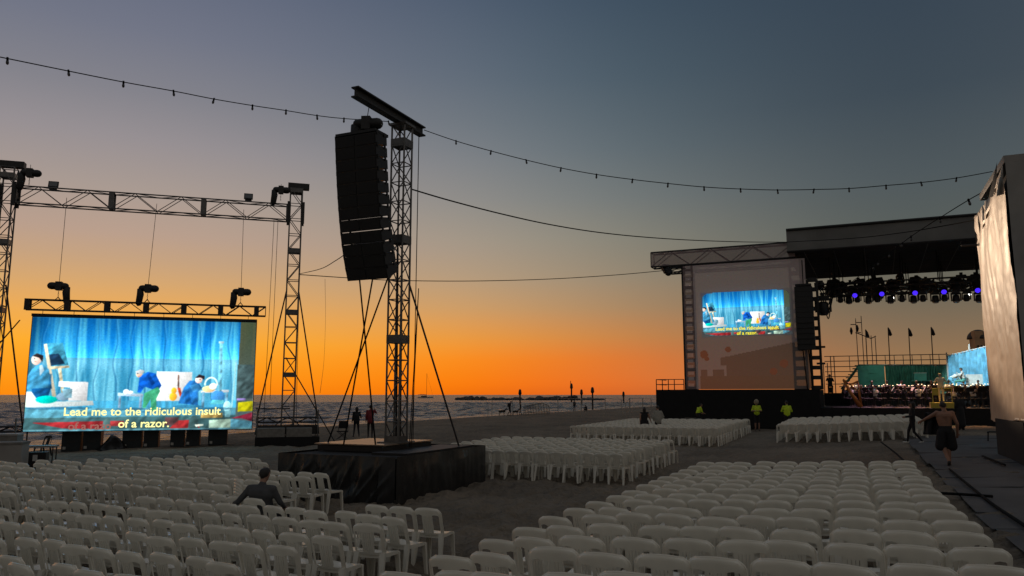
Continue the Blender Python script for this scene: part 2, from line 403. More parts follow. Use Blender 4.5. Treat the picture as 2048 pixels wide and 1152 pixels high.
# ------------------------------------------------------------------ chairs
def chair_shapes():
    xs = [-.21, -.192, -.178, -.165, -.12, -.078, -.066, -.046, -.038, -.020, -.012, .012, .020, .038, .046, .066, .078, .12, .165, .178, .192, .21]
    zs = [.44, .47, .53, .60, .69, .715, .732, .755, .78, .805, .820, .828]
    def hole(xm, zm):
        ax = abs(xm)
        if .078 < ax < .178 and .47 < zm < .732: return True
        if zm < .715 and zm > .47 and ((.038 < ax < .046) or (.012 < ax < .020)): return True
        return False
    def pos(x, z):
        t = (z - .44) / .388; hw = .217 - .004 * t
        if z > .74: hw *= (1 - ((z - .74) / .0885) ** 2.6 * .30)
        k = x / .21
        zz = z - (.016 * k * k * min(1, max(0, (z - .72) / .1)))
        if abs(abs(x) - .178) < .001 and abs(z - .732) < .001: zz -= .022
        if abs(abs(x) - .165) < .001 and abs(z - .732) < .001: zz -= .007
        if abs(abs(x) - .078) < .001 and abs(z - .732) < .001: zz -= .009
        y = -.185 - .115 * t - .035 * (1 - k * k) + .016 * max(0, (z - .80) / .028) ** 2 + .014 * max(0, (abs(k) - .9) / .1)
        return Vector((k * hw, y, zz))
    T = .016; mb = MB(); nx, nz = len(xs), len(zs)
    cells = {(i, j): not hole((xs[i] + xs[i + 1]) / 2, (zs[j] + zs[j + 1]) / 2) for i in range(nx - 1) for j in range(nz - 1)}
    vid = lambda i, j, s: (j * nx + i) * 2 + s
    pts = []
    for j in range(nz):
        for i in range(nx):
            p = pos(xs[i], zs[j]); pts += [p, p + Vector((0, T, 0))]
    fs = []
    for (i, j), ok in cells.items():
        if not ok: continue
        a = [(i, j), (i + 1, j), (i + 1, j + 1), (i, j + 1)]
        fs.append([vid(*q, 0) for q in a]); fs.append([vid(*q, 1) for q in reversed(a)])
        for (q, r_), nb in ((((i, j), (i + 1, j)), (i, j - 1)), (((i + 1, j), (i + 1, j + 1)), (i + 1, j)), (((i + 1, j + 1), (i, j + 1)), (i, j + 1)), (((i, j + 1), (i, j)), (i - 1, j))):
            if not cells.get(nb, False): fs.append([vid(*r_, 0), vid(*q, 0), vid(*q, 1), vid(*r_, 1)])
    mb.poly(pts, fs)
    rim = [pos(-.21, z) for z in zs] + [pos(x, zs[-1]) for x in xs[1:-1]] + [pos(.21, z) for z in reversed(zs)]
    mb.tube([p + Vector((0, .004, 0)) for p in rim], .0085, 5); back = mb
    # seat: dished slab with rounded front edge and an apron
    mb = MB(); n = 7; top, bot = [], []
    for j in range(n):
        for i in range(n):
            x = -.2 + .4 * i / (n - 1); y = -.2 + .42 * j / (n - 1)
            w = 1 - .06 * ((j / (n - 1)) < .2); kx = (x / .2)
            z = .445 - .018 * (1 - kx * kx) * (1 - ((j - 3) / 3.5) ** 2) - (.022 if j == n - 1 else 0) + .004
            top.append(Vector((x * w, y, z))); bot.append(Vector((x * w, y, z - (.045 if i in (0, n - 1) or j in (0, n - 1) else .02))))
    fs = []
    for j in range(n - 1):
        for i in range(n - 1):
            a, b, c, d = j * n + i, j * n + i + 1, (j + 1) * n + i + 1, (j + 1) * n + i
            fs += [(a, b, c, d), (d + n * n, c + n * n, b + n * n, a + n * n)]
    for k in range(n - 1):
        for a, b in ((k, k + 1), ((n - 1) * n + k + 1, (n - 1) * n + k), ((k + 1) * n, k * n), (k * n + n - 1, (k + 1) * n + n - 1)):
            fs.append((b, a, a + n * n, b + n * n))
    mb.poly(top + bot, fs); seat = mb
    legs = []
    for sx, back_leg in ((-1, True), (1, True), (-1, False), (1, False)):
        mb = MB()
        if back_leg: a, b, w1, w2 = Vector((sx * .185, -.19, .47)), Vector((sx * .215, -.285, 0)), .038, .021
        else: a, b, w1, w2 = Vector((sx * .18, .18, .43)), Vector((sx * .2, .215, 0)), .032, .018
        def ring(c, w): return [c + Vector((-w, -.018, 0)), c + Vector((w, -.018, 0)), c + Vector((w, .018, 0)), c + Vector((-w, .018, 0))]
        mb.hexa(ring(b, w2) + ring(a, w1)); legs.append(mb)
    return back, seat, legs
c_back, c_seat, c_legs = chair_shapes()
ch_me = [('backrest', c_back.mesh('chair_backrest', 'plastic', True)), ('seat', c_seat.mesh('chair_seat', 'plastic', True))] + [('leg', l.mesh('chair_leg', 'plastic')) for l in c_legs]
for _, me in ch_me: me.polygons.foreach_set('use_smooth', [True] * len(me.polygons)); me.set_sharp_from_angle(angle=R(38))
whole = MB()
for x in [c_back, c_seat] + c_legs: whole.poly(x.v, x.f)
wv = np.array(whole.v); wf = [list(f) for f in whole.f]
YAW = -math.atan2(UX, UY)
SEATED = G(527, 1097)
def blocks():
    out = []
    DU, DV = .78, .44
    def fill(name, us, vs, keep=None):
        vs = sorted(vs, reverse=(name != 'R'))
        for ri, u in enumerate(sorted(us, reverse=True)):
            ci = 0
            for v in vs:
                if keep and not keep(u, v): continue
                ci += 1; out.append((name, ri + 1, ci, u, v))
    fill('R', np.arange(3.7, 18.2, .84), np.arange(-3.2, 1.0, DV))
    fill('N', 10.2 - DU * np.arange(10), np.arange(-5.75, -22, -DV), lambda u, v: (v > -6.9 or u < 9.8 or -9.9 < v < -9.2) and (v > -11 or u < 8.7) and (v > -12.2 or u < 8.0))
    fill('S', 16.9 - DU * np.arange(12), np.arange(-24, -10.2, DV), lambda u, v: (u > 10.5 or v < -13.2) and (v < -13.4 or u < 14.4) and u < 16.9 - max(0, -16.6 - v) * 1.15 and not (u > 15.4 and v > -14))
    fill('C', np.arange(20.8, 27.2, DU), np.arange(-12.2, -5.75, DV), lambda u, v: not (v < -9.3 and u < 20.4))
    fill('F', np.arange(36, 47.3, DU), np.arange(-12.6, -5.75, DV))
    fill('G', np.arange(38, 47.6, DU), np.arange(-3.3, 2.7, DV))
    return out
PH = {'R': 'block beside the grey walkway', 'N': 'block behind the seated man', 'S': 'block before the big screen',
      'C': 'block beyond the black platform', 'F': 'far block by the beach', 'G': 'far block by the walkway'}
cand = []
for name, ri, ci, u, v in blocks():
    jr = random.Random(int(u * 1000) * 7919 + int(v * 1000))
    p = onto(UV(u + jr.uniform(-.09, .09), v + jr.uniform(-.03, .03)), -.012)
    if (Vector((p.x, p.y, 0)) - Vector((SEATED.x, SEATED.y, 0))).length < .3 and name == 'N' : continue
    yaw = YAW + jr.gauss(0, .085)
    top = p + Z * .8 - CAM; dep = top.y * ct + top.z * st
    px = 1024 + F * top.x / dep; py = 576 - F * (top.z * ct - top.y * st) / dep
    if dep < 2 or px < -260 or px > 2300 or py > 1330: continue
    inside = -45 < px < 2093 and py < 1165
    cand.append((dep + (0 if inside else 1000), name, ri, ci, p, yaw, (jr.gauss(0, .012), jr.gauss(0, .012)), inside))
cand.sort(key=lambda c: c[0])
SINGLE = 330
far_v, far_f, off = [], [], 0
for k, (dep, name, ri, ci, p, yaw, tilt, inside) in enumerate(cand):
    if k < SINGLE and inside:
        t = thing('plastic_chair', f'white plastic chair, {ORD[ri]} row from front, {ORD[ci]} seat from aisle, {PH[name]}', 'chair', p, 'white plastic chairs in rows')
        t.rotation_euler = (tilt[0], tilt[1], yaw)
        for nm, me in ch_me: link(nm, me, t)
    else:
        c_, s_ = math.cos(yaw), math.sin(yaw)
        q = wv @ np.array([[c_, s_, 0], [-s_, c_, 0], [0, 0, 1]]) + np.array(p)
        far_v.append(q); far_f.append([[i + off for i in f] for f in wf]); off += len(q)
me = bpy.data.meshes.new('plastic_chairs'); me.from_pydata(np.concatenate(far_v).tolist(), [], sum(far_f, [])); me.materials.append(M['plastic'])
tag(link('distant_chair_rows', me), 'mass of white plastic chairs in rows farther towards the stage', 'chairs', kind='stuff')

# ------------------------------------------------------------------ delay tower with hanging loudspeakers, on a black-wrapped platform
PU0, PU1, PV0, PV1 = 15.2, 19.8, -13.0, -9.65
pc = UV((PU0 + PU1) / 2, (PV0 + PV1) / 2); pz = float(gz(pc.x, pc.y)); PTOP = pz + 1.02
plat = thing('black_platform', 'low scaffold platform wrapped in creased black plastic sheeting under the loudspeaker tower', 'platform', (pc.x, pc.y, pz))
def wrap_side(a, b, nrm_, folds, seed, n=90, m=20, zt=PTOP, z0=None):
    mb = MB(); a, b = Vector(a), Vector(b); L = (b - a).length; pts = []
    for j in range(m + 1):
        for i in range(n + 1):
            s, t = i / n, j / m; q = a.lerp(b, s); zb = float(gz(q.x, q.y)) - .05; z = zb + (zt - zb) * t
            x = s * L
            d = .05 * noise.noise((x * 1.4, t * 1.1, seed)) + .02 * noise.noise((x * 5, t * 2, seed))
            if folds:
                d += .07 * max(0, noise.noise((x * 3.2 - t * 2.6, t * .5, seed + 4))) + .075 * (1 - min(1, abs(noise.noise((x * 2.3 - t * 1.7, t * .4, seed + 9))) * 8)) + .05 * (1 - min(1, abs(noise.noise((x * 4.1 - t * .4, t * .3, seed + 14))) * 9))
                d += .03 * math.sin(x * 11 + 3 * noise.noise((x, t, seed)))
            d *= min(1, 3 * (1 - t) + .25)
            edge = min(1, 6 * s, 6 * (1 - s)); q = q + nrm_ * (d * edge + .02)
            pts.append((q.x, q.y, z))
    w = n + 1
    mb.poly(pts, [(j * w + i, j * w + i + 1, (j + 1) * w + i + 1, (j + 1) * w + i) for j in range(m) for i in range(n)])
    return mb
part('front_sheeting', wrap_side(UV(PU0, PV0), UV(PU0, PV1), -Uv, True, 1), 'sheet', plat, True)
part('side_sheeting', wrap_side(UV(PU0, PV1), UV(PU1, PV1), Vv, False, 2), 'sheet', plat, True)
part('side_sheeting', wrap_side(UV(PU1, PV0), UV(PU0, PV0), -Vv, True, 3), 'sheet', plat, True)
part('back_sheeting', wrap_side(UV(PU1, PV1), UV(PU1, PV0), Uv, False, 4), 'sheet', plat, True)
ax = (Vv, Uv, Z)
part('core', MB().box((pc.x, pc.y, (pz + PTOP) / 2 - .04), ((PV1 - PV0) / 2 - .06, (PU1 - PU0) / 2 - .06, (PTOP - pz) / 2), ax), 'stage_black', plat)
# plywood boards on the raised inner deck
DZ = PTOP + .14
part('inner_deck_frame', MB().box(UV(17.75, -11.9, PTOP + .05), (1.0, 1.2, .07), ax), 'black', plat)
for k in range(3): part('deck_board', MB().box(UV(16.9 + k * .83, -11.9, DZ + .012), (1.06, .405, .014), ax), 'ply', plat)
part('inner_deck_frame', MB().box(UV(17.7, -10.35, PTOP - .03), (.5, 1.7, .05), ax), 'black', plat)

TU, TV = 17.5, -11.12
tb = UV(TU, TV, DZ + .03); TOPZ = 10.55
tower = thing('lattice_tower', 'tall lattice mast carrying an overhead beam and the hung loudspeaker column', 'tower', tb)
lean = Vector((.05, 0, 0))
truss(tower, tb, UV(TU, TV, TOPZ), .40, .40, .545, 'steel', .029, .016, side=Vv, plates=2.7, zig=False)
part('base_plate', MB().box(tb + Z * .012, (.36, .36, .016), ax), 'steel', tower)
part('top_plate', MB().box(UV(TU, TV, TOPZ + .03), (.27, .27, .03), ax), 'steel', tower)
BZ = TOPZ + .06                                 # beam bottom
mb = MB(); bc = UV(TU - .58, TV)
for zc, hw, hh in ((.02, .11, .018), (.14, .012, .105), (.26, .11, .018)):
    mb.box((bc.x, bc.y, BZ + zc), (hw, 1.66, hh), ax)
part('overhead_beam', mb, 'dark_steel', tower)
for k in (-1, 1):
    strut('tube', UV(TU, TV, tb.z) + Vv * (.06 * k) + Uv * .1, UV(TU, TV, tb.z + 5.2) + Vv * (.07 * k), .03, 'black', tower)
for (px, py), (qx, qy) in (((838, 262), (828, 884)),):
    a = U(px, py, TU + 1.0); strut('hoist_cable', (a.x, a.y, BZ), (a.x - .02, a.y, PTOP + .05), .013, 'cable', tower)
a = U(833, 556, TU + .3); b = UV(19.0, -10.05, PTOP + .02)
strut('brace_pole', UV(TU, TV, 6.15) + Uv * .2 + Vv * .2, b, .026, 'dark_steel', tower)
for dx in (0.0, .05):
    strut('sling', UV(TU + .6, TV + .25, 6.1), UV(TU + .1, TV + .35 + dx, PTOP + .05), .012, 'cable', tower)

# line array: twelve cabinets, facing away from the stage, curving back towards the ground
HU = TU - 1.72
apos = UV(HU + .1, TV + .02)
arr = thing('loudspeaker_column', 'long curved column of twelve black loudspeaker cabinets hanging from the lattice mast', 'speaker', (apos.x, apos.y, 6.3), None)
HC, WC, DC = .302, .62, .28
tilts = [6.0, 6.3, 6.8, 7.4, 8.2, 9.2, 10.4, 11.8, 13.6, 15.8, 18.5, 21.5]
front_top = UV(HU - .24, TV - .16, 9.73)
fp = front_top.copy()
part('bumper_frame', MB().box(fp + Uv * .3 + Z * .06, (WC * .98, .30, .035), ax).box(fp + Uv * .3 + Z * .15, (.05, .26, .06), ax), 'black', arr)
for k, tdeg in enumerate(tilts):
    t = R(tdeg); dn = (-Z * math.cos(t) + Uv * math.sin(t)); bk = (Uv * math.cos(t) + Z * math.sin(t))
    gap = .004 if k < 8 else .012
    p0 = fp + dn * gap; p1 = p0 + dn * HC
    tp = .055
    f_ = [p1 - Vv * WC, p1 + Vv * WC, p1 + Vv * WC * .94 + bk * (2 * DC) - dn * tp, p1 - Vv * WC * .94 + bk * (2 * DC) - dn * tp,
          p0 - Vv * WC, p0 + Vv * WC, p0 + Vv * WC * .94 + bk * (2 * DC) + dn * tp * .2, p0 - Vv * WC * .94 + bk * (2 * DC) + dn * tp * .2]
    cab = part('cabinet', MB().hexa(f_), 'black', arr)
    g = MB(); cf = (p0 + p1) / 2 - bk * .006
    for s in (-1, 1): g.box(cf + Vv * (s * WC * .5), (WC * .46, .008, HC * .43), (Vv, bk, -dn))
    part('grille', g, 'grille', cab)
    rg = MB()
    for s in (-1, 1):
        rg.box(p0 + Vv * (s * (WC + .012)) + bk * .06, (.014, .03, .05), (Vv, bk, -dn)).box(p0 + Vv * (s * (WC * .96 + .012)) + bk * .42, (.014, .03, .05), (Vv, bk, -dn))
    part('rigging_link', rg, 'black', cab)
    fp = p1
ABOT = fp + Uv * .25
# chain hoist, sling and the straps that hold the column down
def hoist(name, label, top, bag_dir, chain_top=None, chain_bot=None, s=1.0, group='chain hoists'):
    t = thing(name, label, 'hoist', top, group); d = Vector(bag_dir).normalized(); sd = d.cross(Z).normalized()
    mb = MB().capsule(top - d * .20 * s, top + d * .24 * s, .115 * s, .13 * s, 12); part('motor_body', mb, 'black', t, True)
    part('gear_cover', MB().box(top, (.10 * s, .12 * s, .15 * s), (d, sd, Z)), 'dark_steel', t)
    b0 = top - d * .26 * s - Z * .02 * s
    mb = MB().tube([b0, b0 - Z * .2 * s + d * .02 * s, b0 - Z * .55 * s - d * .02 * s, b0 - Z * .62 * s], [.10 * s, .125 * s, .11 * s, .06 * s], 10); part('chain_bag', mb, 'black', t, True)
    mb = MB()
    for k in range(5):
        c = top - Z * (.17 + .06 * k) * s; e = sd if k % 2 else d
        mb.tube([c + Z * .035 * s, c + e * .02 * s, c - Z * .035 * s, c - e * .02 * s, c + Z * .035 * s], .007 * s, 4)
    part('hook_chain', mb, 'dark_steel', t)
    if chain_top is not None: strut('lift_chain', top + Z * .1 * s, chain_top, .011, 'dark_steel', t)
    if chain_bot is not None:
        for k in (-1, 1): strut('sling', top - Z * .4 * s, Vector(chain_bot) + d * .16 * k, .02, 'cable', t)
    return t
hp = U(727, 236, HU + .02)
hp = UV(HU + .12, TV - .06, 10.12)
hoist('chain_hoist', 'black chain hoist under the overhead beam, above the loudspeaker column', hp, Vv * .85 + Uv * .3, UV(HU + .12, TV, BZ), None, 1.15)
for (qx, qv, u2, v2) in ((-.45, 0, 16.6, -11.15), (0.0, 0, 16.5, -12.05), (.5, 0, 16.9, -12.85)):
    a = ABOT + Vv * qx
    st_ = link('ratchet_strap', MB().tube([a + Z * .2, UV(u2, v2, DZ if v2 > -12.9 else PTOP)], .022, 5).mesh('ratchet_strap', 'cable'))
    tag(st_, {-.45: 'black strap from outer corner of loudspeaker column, crossing to the mast foot', 0.0: 'near vertical black strap from loudspeaker column to plywood deck',
              .5: 'black strap from loudspeaker column slanting to the seaward deck corner'}[qx], 'strap', 'straps under the loudspeaker column')

# ------------------------------------------------------------------ big screen on the beach with its lattice frame
LT = P(-23, 790, 34.4); RT = P(577, 790, 38.2)
fd = Vector((RT.x - LT.x, RT.y - LT.y, 0)).normalized(); fnrm = Vector((fd.y, -fd.x, 0))     # fnrm faces the audience
def S(px, py, off=0.0): return on_plane(px, py, (LT + fnrm * off), fd)
def plan(p): return Vector((p.x, p.y, 0))
tzL, tzR = S(22, 322).z, S(590, 366).z; FT = (tzL + tzR) / 2
trz = (S(300, 392).z + S(300, 424).z) / 2; trh = S(300, 392).z - S(300, 424).z
frame = thing('screen_gantry', 'lattice gantry of two masts and a crosswise truss around the big screen', 'gantry', onto(plan((LT + RT) / 2)))
for T_ in (LT, RT):
    g = onto(T_)
    truss(frame, (T_.x, T_.y, g.z + .25), (T_.x, T_.y, FT - .35), .58, .58, .78, 'steel', .036, .02, side=fd, plates=3.1, zig=False)
    mb = MB(); c = Vector((T_.x, T_.y, FT - .18)) + fd * .1
    mb.box(c, (.52, .2, .14), (fd, fnrm, Z)); part('head_beam', mb, 'dark_steel', frame)
    # sleeve block where the cross truss meets the mast
    mb = MB()
    for sx in (-1, 1):
        for sy in (-1, 1): mb.box(Vector((T_.x, T_.y, trz)) + fd * (.34 * sx) + fnrm * (.3 * sy), (.08, .05, .55), (fd, fnrm, Z))
        mb.box(Vector((T_.x, T_.y, trz)) + fd * (.36 * sx), (.05, .3, .12), (fd, fnrm, Z))
    part('sleeve_block', mb, 'dark_steel', frame)
    # outrigger base
    zb = g.z + 1.15
    truss(frame, Vector((T_.x, T_.y, zb)) - fd * 1.45, Vector((T_.x, T_.y, zb)) + fd * 1.45, .4, .22, .5, 'dark_steel', .035, .02, up=Z)
    for sx in (-1, 1):
        for sy in (-1, 1):
            foot = Vector((T_.x, T_.y, 0)) + fd * (1.4 * sx) + fnrm * (.9 * sy)
            strut('base_leg', onto(foot, .03), (foot.x, foot.y, zb + .5), .035, 'steel', frame)
            strut('base_brace', onto(foot, .1), Vector((T_.x, T_.y, zb)) + fd * .3 * sx, .022, 'dark_steel', frame)
        strut('brace_pole', Vector((T_.x, T_.y, zb)) + fd * (1.45 * sx), Vector((T_.x, T_.y, g.z + 7.6)) + fd * (.28 * sx), .035, 'dark_steel', frame)
    strut('brace_pole', Vector((T_.x, T_.y, zb)) - fd * 1.5 + Z * .55, Vector((T_.x, T_.y, zb)) + fd * .1 + Z * .55, .03, 'dark_steel', frame)
strut('brace_pole', onto(plan(RT) + fd * 2.3, .05), Vector((RT.x, RT.y, float(gz(RT.x, RT.y)) + 4.2)) - fd * .2, .03, 'dark_steel', frame)
strut('brace_pole', S(40, 640, -.2) , S(-30, 720, -.2), .03, 'dark_steel', frame)
a, b = Vector((LT.x, LT.y, trz)) + fd * .3, Vector((RT.x, RT.y, trz)) - fd * .3
truss(frame, a, b, .55, trh, .98, 'steel', .032, .018, up=Z, plates=(b - a).length / 3.0)
# screen truss
za, zb_ = S(290, 606).z, S(290, 628).z
sa, sb = S(53, 608, .15), S(531, 624, .15); sz = (sa.z + sb.z) / 2
tr2 = thing('screen_truss', 'short dark truss from which the big screen hangs', 'truss', (sa + sb) / 2)
truss(tr2, (sa.x, sa.y, sz), (sb.x, sb.y, sz), .32, .46, .62, 'dark_steel', .03, .018, up=Z, plates=1.65)
# screen panel: corners from the photograph's plane
w0, w1 = S(56, 745, .15), S(508, 750, .15); ztop = (S(64, 633, .15).z + S(512, 646, .15).z) / 2; zbot = (S(47, 862, .15).z + S(503, 859, .15).z) / 2
SC = Vector(((w0.x + w1.x) / 2, (w0.y + w1.y) / 2, (ztop + zbot) / 2)); SWD = (plan(w1) - plan(w0)).length; SHT = ztop - zbot

# what the screens show: an opera scene, painted cell by cell on the panel's pixels
def paint(nx=660, ny=352):
    X, Y = np.meshgrid((np.arange(nx) + .5) / nx, (np.arange(ny) + .5) / ny)
    C = np.zeros((ny, nx, 3))
    fold = np.zeros((ny, nx))
    for fr, am, sd in ((17, .55, 1), (38, .5, 2), (80, .35, 3)):
        warp = vnoise(X * 9 + 31 * sd, Y * 3 + 17, 1.0, 30 + sd) * (.05 + .10 * Y) * 10 / fr
        q = vnoise((X + warp) * fr + 40, Y * (.35 + .3 * sd) + 10 * sd, 1.0, 20 + sd)
        fold += am * (1 - 5.0 * np.abs(q)) * (.75 + .5 * vnoise(X * 20, Y * 6 + 5, 1.0, 50 + sd))
    fold = np.clip(fold * .62 + .30, 0, 1)
    up = np.array([[[8, 118, 208]]]) * (1 - fold[..., None]) + np.array([[[112, 226, 255]]]) * fold[..., None]
    lo = np.array([[[38, 124, 164]]]) * (1 - fold[..., None]) + np.array([[[140, 220, 238]]]) * fold[..., None]
    k = np.clip((Y / .36), 0, 1)[..., None]
    up = up * (.72 + .38 * k) + np.array([[[10, 24, 18]]]) * k
    C[:] = np.where((Y < .355)[..., None], up, lo)
    C *= np.clip(.55 + X * 5, 0, 1)[..., None] ** .8
    for x0, wd, sd in ((.055, .004, 1), (.115, .003, 2), (.20, .004, 3), (.285, .003, 4), (.355, .004, 5), (.43, .003, 6), (.485, .004, 7), (.585, .005, 8), (.66, .003, 9), (.745, .004, 10), (.80, .003, 11), (.875, .004, 12)):
        xc = x0 + .03 * vnoise(np.zeros_like(Y) + sd * 7, Y * 5, 1.0, 60) ; dd = np.abs(X - xc - .02 * (Y - .3)) / (wd * (.6 + 1.5 * Y)); k_ = np.clip(1 - dd, 0, 1)[..., None] * .5
        C = C * (1 - k_) + np.array([[[14, 70, 120]]]) * k_
        dd = np.abs(X - xc - .008 - .02 * (Y - .3)) / (wd * (.8 + 1.2 * Y)); k_ = np.clip(1 - dd, 0, 1)[..., None] * .2; C = C * (1 - k_) + np.array([[[170, 232, 255]]]) * k_
    fl = (Y > .735); C[fl] = (np.array([70, 165, 205]) * (.8 + .4 * fold[fl][:, None]))
    def ell(cx, cy, rx, ry, col, al=1.0):
        m = ((X - cx) / rx) ** 2 + ((Y - cy) / ry) ** 2 < 1; sh = (1.08 - .22 * ((X[m] - cx) / rx) - .12 * ((Y[m] - cy) / ry))[:, None]; C[m] = C[m] * (1 - al) + np.clip(np.array(col) * sh, 0, 255) * al
    def pol(pts, col, al=1.0):
        m = np.zeros_like(X, bool); n = len(pts)
        for i in range(n):
            (x1, y1), (x2, y2) = pts[i], pts[(i + 1) % n]
            if y1 == y2: continue
            c = ((Y >= min(y1, y2)) & (Y < max(y1, y2)) & (X < (x2 - x1) * (Y - y1) / (y2 - y1) + x1)); m ^= c
        xs_ = [p[0] for p in pts]; ys_ = [p[1] for p in pts]; gx = (X[m] - min(xs_)) / max(max(xs_) - min(xs_), 1e-6); gy = (Y[m] - min(ys_)) / max(max(ys_) - min(ys_), 1e-6)
        crease = vnoise(X[m] * 60 + Y[m] * 22, Y[m] * 26, 1.0, 77)
        sh = (1.12 - .30 * gx - .16 * gy + .5 * crease * (sum(col) < 640))[:, None]; C[m] = C[m] * (1 - al) + np.clip(np.array(col) * sh, 0, 255) * al
    C += 22 * np.exp(-((Y - .40) / .07) ** 2)[..., None]
    # stage front and floor strip
    pol([(0, .80), (1, .80), (1, 1), (0, 1)], (84, 150, 170)); pol([(0, .885), (1, .87), (1, 1), (0, 1)], (62, 100, 104))
    pol([(.03, .925), (.33, .915), (.33, .985), (.16, .975)], (165, 45, 50)); pol([(.36, .915), (.42, .915), (.42, .96), (.36, .96)], (150, 50, 52))
    pol([(.62, .985), (.66, .915), (.74, .91), (.76, .985)], (160, 44, 46)); pol([(.60, .885), (.66, .885), (.66, .96), (.60, .96)], (120, 50, 50), .6)
    ell(.345, .955, .016, .06, (70, 98, 98)); pol([(.71, .88), (.745, .88), (.75, .985), (.705, .985)], (66, 96, 98))
    # easel with a canvas, at the side
    pol([(.06, .23), (.135, .225), (.165, .42), (.085, .44)], (70, 170, 205)); pol([(.08, .33), (.12, .32), (.15, .41), (.09, .43)], (30, 60, 90))
    pol([(.055, .24), (.068, .235), (.125, .70), (.108, .70)], (238, 226, 196)); pol([(.09, .435), (.17, .425), (.17, .445), (.09, .46)], (214, 196, 160)); pol([(.122, .45), (.136, .45), (.16, .69), (.147, .69)], (236, 220, 180))
    # man in pale blue coat
    pol([(.015, .46), (.05, .40), (.085, .46), (.105, .63), (0.0, .66), (0.0, .52)], (70, 160, 205)); pol([(.02, .63), (.1, .62), (.09, .72), (.03, .72)], (20, 90, 150))
    ell(.03, .375, .021, .048, (240, 205, 190)); pol([(.012, .345), (.03, .32), (.058, .34), (.056, .395), (.04, .36)], (52, 44, 48))
    # bed, cushion and pictures on the floor
    pol([(0, .655), (.02, .655), (.055, .745), (.28, .735), (.285, .775), (.05, .80), (0, .79)], (232, 246, 246)); ell(.085, .725, .045, .034, (0, 188, 176)); ell(.155, .70, .03, .035, (110, 140, 160))
    pol([(.13, .565), (.255, .57), (.255, .735), (.175, .735), (.18, .62), (.13, .61)], (252, 252, 252)); pol([(.145, .63), (.19, .63), (.19, .71), (.16, .71)], (150, 205, 225))
    # table and the bending man
    pol([(.385, .665), (.495, .675), (.495, .70), (.385, .692)], (196, 224, 246)); pol([(.39, .69), (.40, .69), (.40, .80), (.39, .80)], (150, 190, 220)); pol([(.48, .69), (.492, .69), (.492, .80), (.48, .80)], (150, 190, 220))
    ell(.42, .655, .013, .022, (255, 255, 255)); ell(.44, .66, .012, .014, (250, 250, 250))
    pol([(.55, .47), (.71, .475), (.71, .74), (.555, .74)], (250, 252, 250)); 
    pol([(.475, .52), (.51, .475), (.545, .49), (.575, .60), (.56, .65), (.53, .63), (.50, .61), (.485, .665), (.47, .66)], (16, 96, 206))
    pol([(.50, .67), (.56, .61), (.57, .65), (.555, .72), (.56, .83), (.535, .83), (.53, .72), (.51, .80), (.497, .80)], (70, 178, 130))
    ell(.472, .495, .014, .03, (232, 190, 165)); pol([(.455, .475), (.475, .455), (.495, .465), (.49, .49), (.462, .50)], (214, 220, 222))
    # guitar
    ell(.63, .70, .017, .038, (240, 168, 46)); ell(.632, .645, .012, .028, (240, 168, 46)); pol([(.647, .62), (.66, .62), (.672, .70), (.66, .70)], (196, 70, 40)); pol([(.645, .50), (.652, .50), (.655, .62), (.648, .62)], (120, 90, 80))
    # seated man with a basket at the far table
    pol([(.655, .76), (.675, .62), (.70, .555), (.735, .55), (.76, .62), (.74, .66), (.745, .78)], (40, 122, 200)); ell(.742, .545, .017, .032, (244, 208, 196)); pol([(.725, .53), (.742, .495), (.768, .51), (.768, .545), (.75, .525)], (44, 34, 40))
    pol([(.755, .645), (.885, .635), (.885, .66), (.755, .665)], (228, 240, 248)); pol([(.76, .66), (.772, .66), (.772, .80), (.76, .80)], (120, 176, 206)); pol([(.87, .66), (.882, .66), (.882, .80), (.87, .80)], (120, 176, 206))
    m = (np.abs(np.hypot((X - .80) / .028, (Y - .585) / .06) - 1) < .12) & (Y < .6); C[m] = (225, 245, 235)
    ell(.79, .63, .03, .03, (236, 196, 140)); ell(.81, .605, .018, .03, (250, 250, 245)); ell(.835, .70, .032, .06, (60, 130, 190)); pol([(.81, .73), (.86, .73), (.87, .77), (.80, .77)], (90, 190, 205))
    # stove pipe, thin column
    pol([(.83, .2), (.845, .2), (.85, .65), (.833, .65)], (125, 205, 232)); pol([(.826, .185), (.85, .185), (.85, .205), (.826, .205)], (190, 230, 240)); pol([(.908, .38), (.915, .38), (.905, .80), (.898, .80)], (170, 232, 240))
    ell(.88, .79, .018, .05, (160, 224, 232)); pol([(.87, .83), (.90, .83), (.895, .89), (.872, .89)], (120, 180, 190)); pol([(.76, .85), (.86, .85), (.86, .895), (.76, .895)], (190, 160, 90))
    # darker stage edge with yellow and red
    e = X > .926 - .005 * Y; g = np.stack([70 + 14 * Y - 20 * fold, 74 + 20 * Y - 8 * fold, 50 + 46 * Y], -1); C[e] = g[e]
    pol([(.92, .40), (1, .40), (1, .72), (.92, .72)], (70, 92, 94)); pol([(.93, .755), (1, .74), (1, .835), (.93, .84)], (196, 190, 20)); pol([(.925, .715), (.965, .715), (.965, .735), (.925, .735)], (150, 130, 200))
    pol([(.90, .90), (1, .845), (1, .93), (.95, .90)], (140, 40, 62)); pol([(.80, .915), (.90, .905), (.90, .985), (.80, .985)], (160, 190, 170)); pol([(.90, .905), (1, .93), (1, .985), (.90, .985)], (80, 140, 160)); pol([(.735, .955), (.775, .95), (.775, .965), (.74, .975)], (240, 250, 230))
    pol([(0, .985), (1, .985), (1, 1), (0, 1)], (90, 140, 150))
    # details: faces, collars, folds of the coats, chair shadows on the floor
    for cx_, cy_ in ((.022, .372), (.466, .498), (.748, .548)): ell(cx_, cy_ - .006, .0028, .006, (60, 40, 40), .8); ell(cx_ + .004, cy_ + .02, .004, .004, (170, 90, 90), .8)
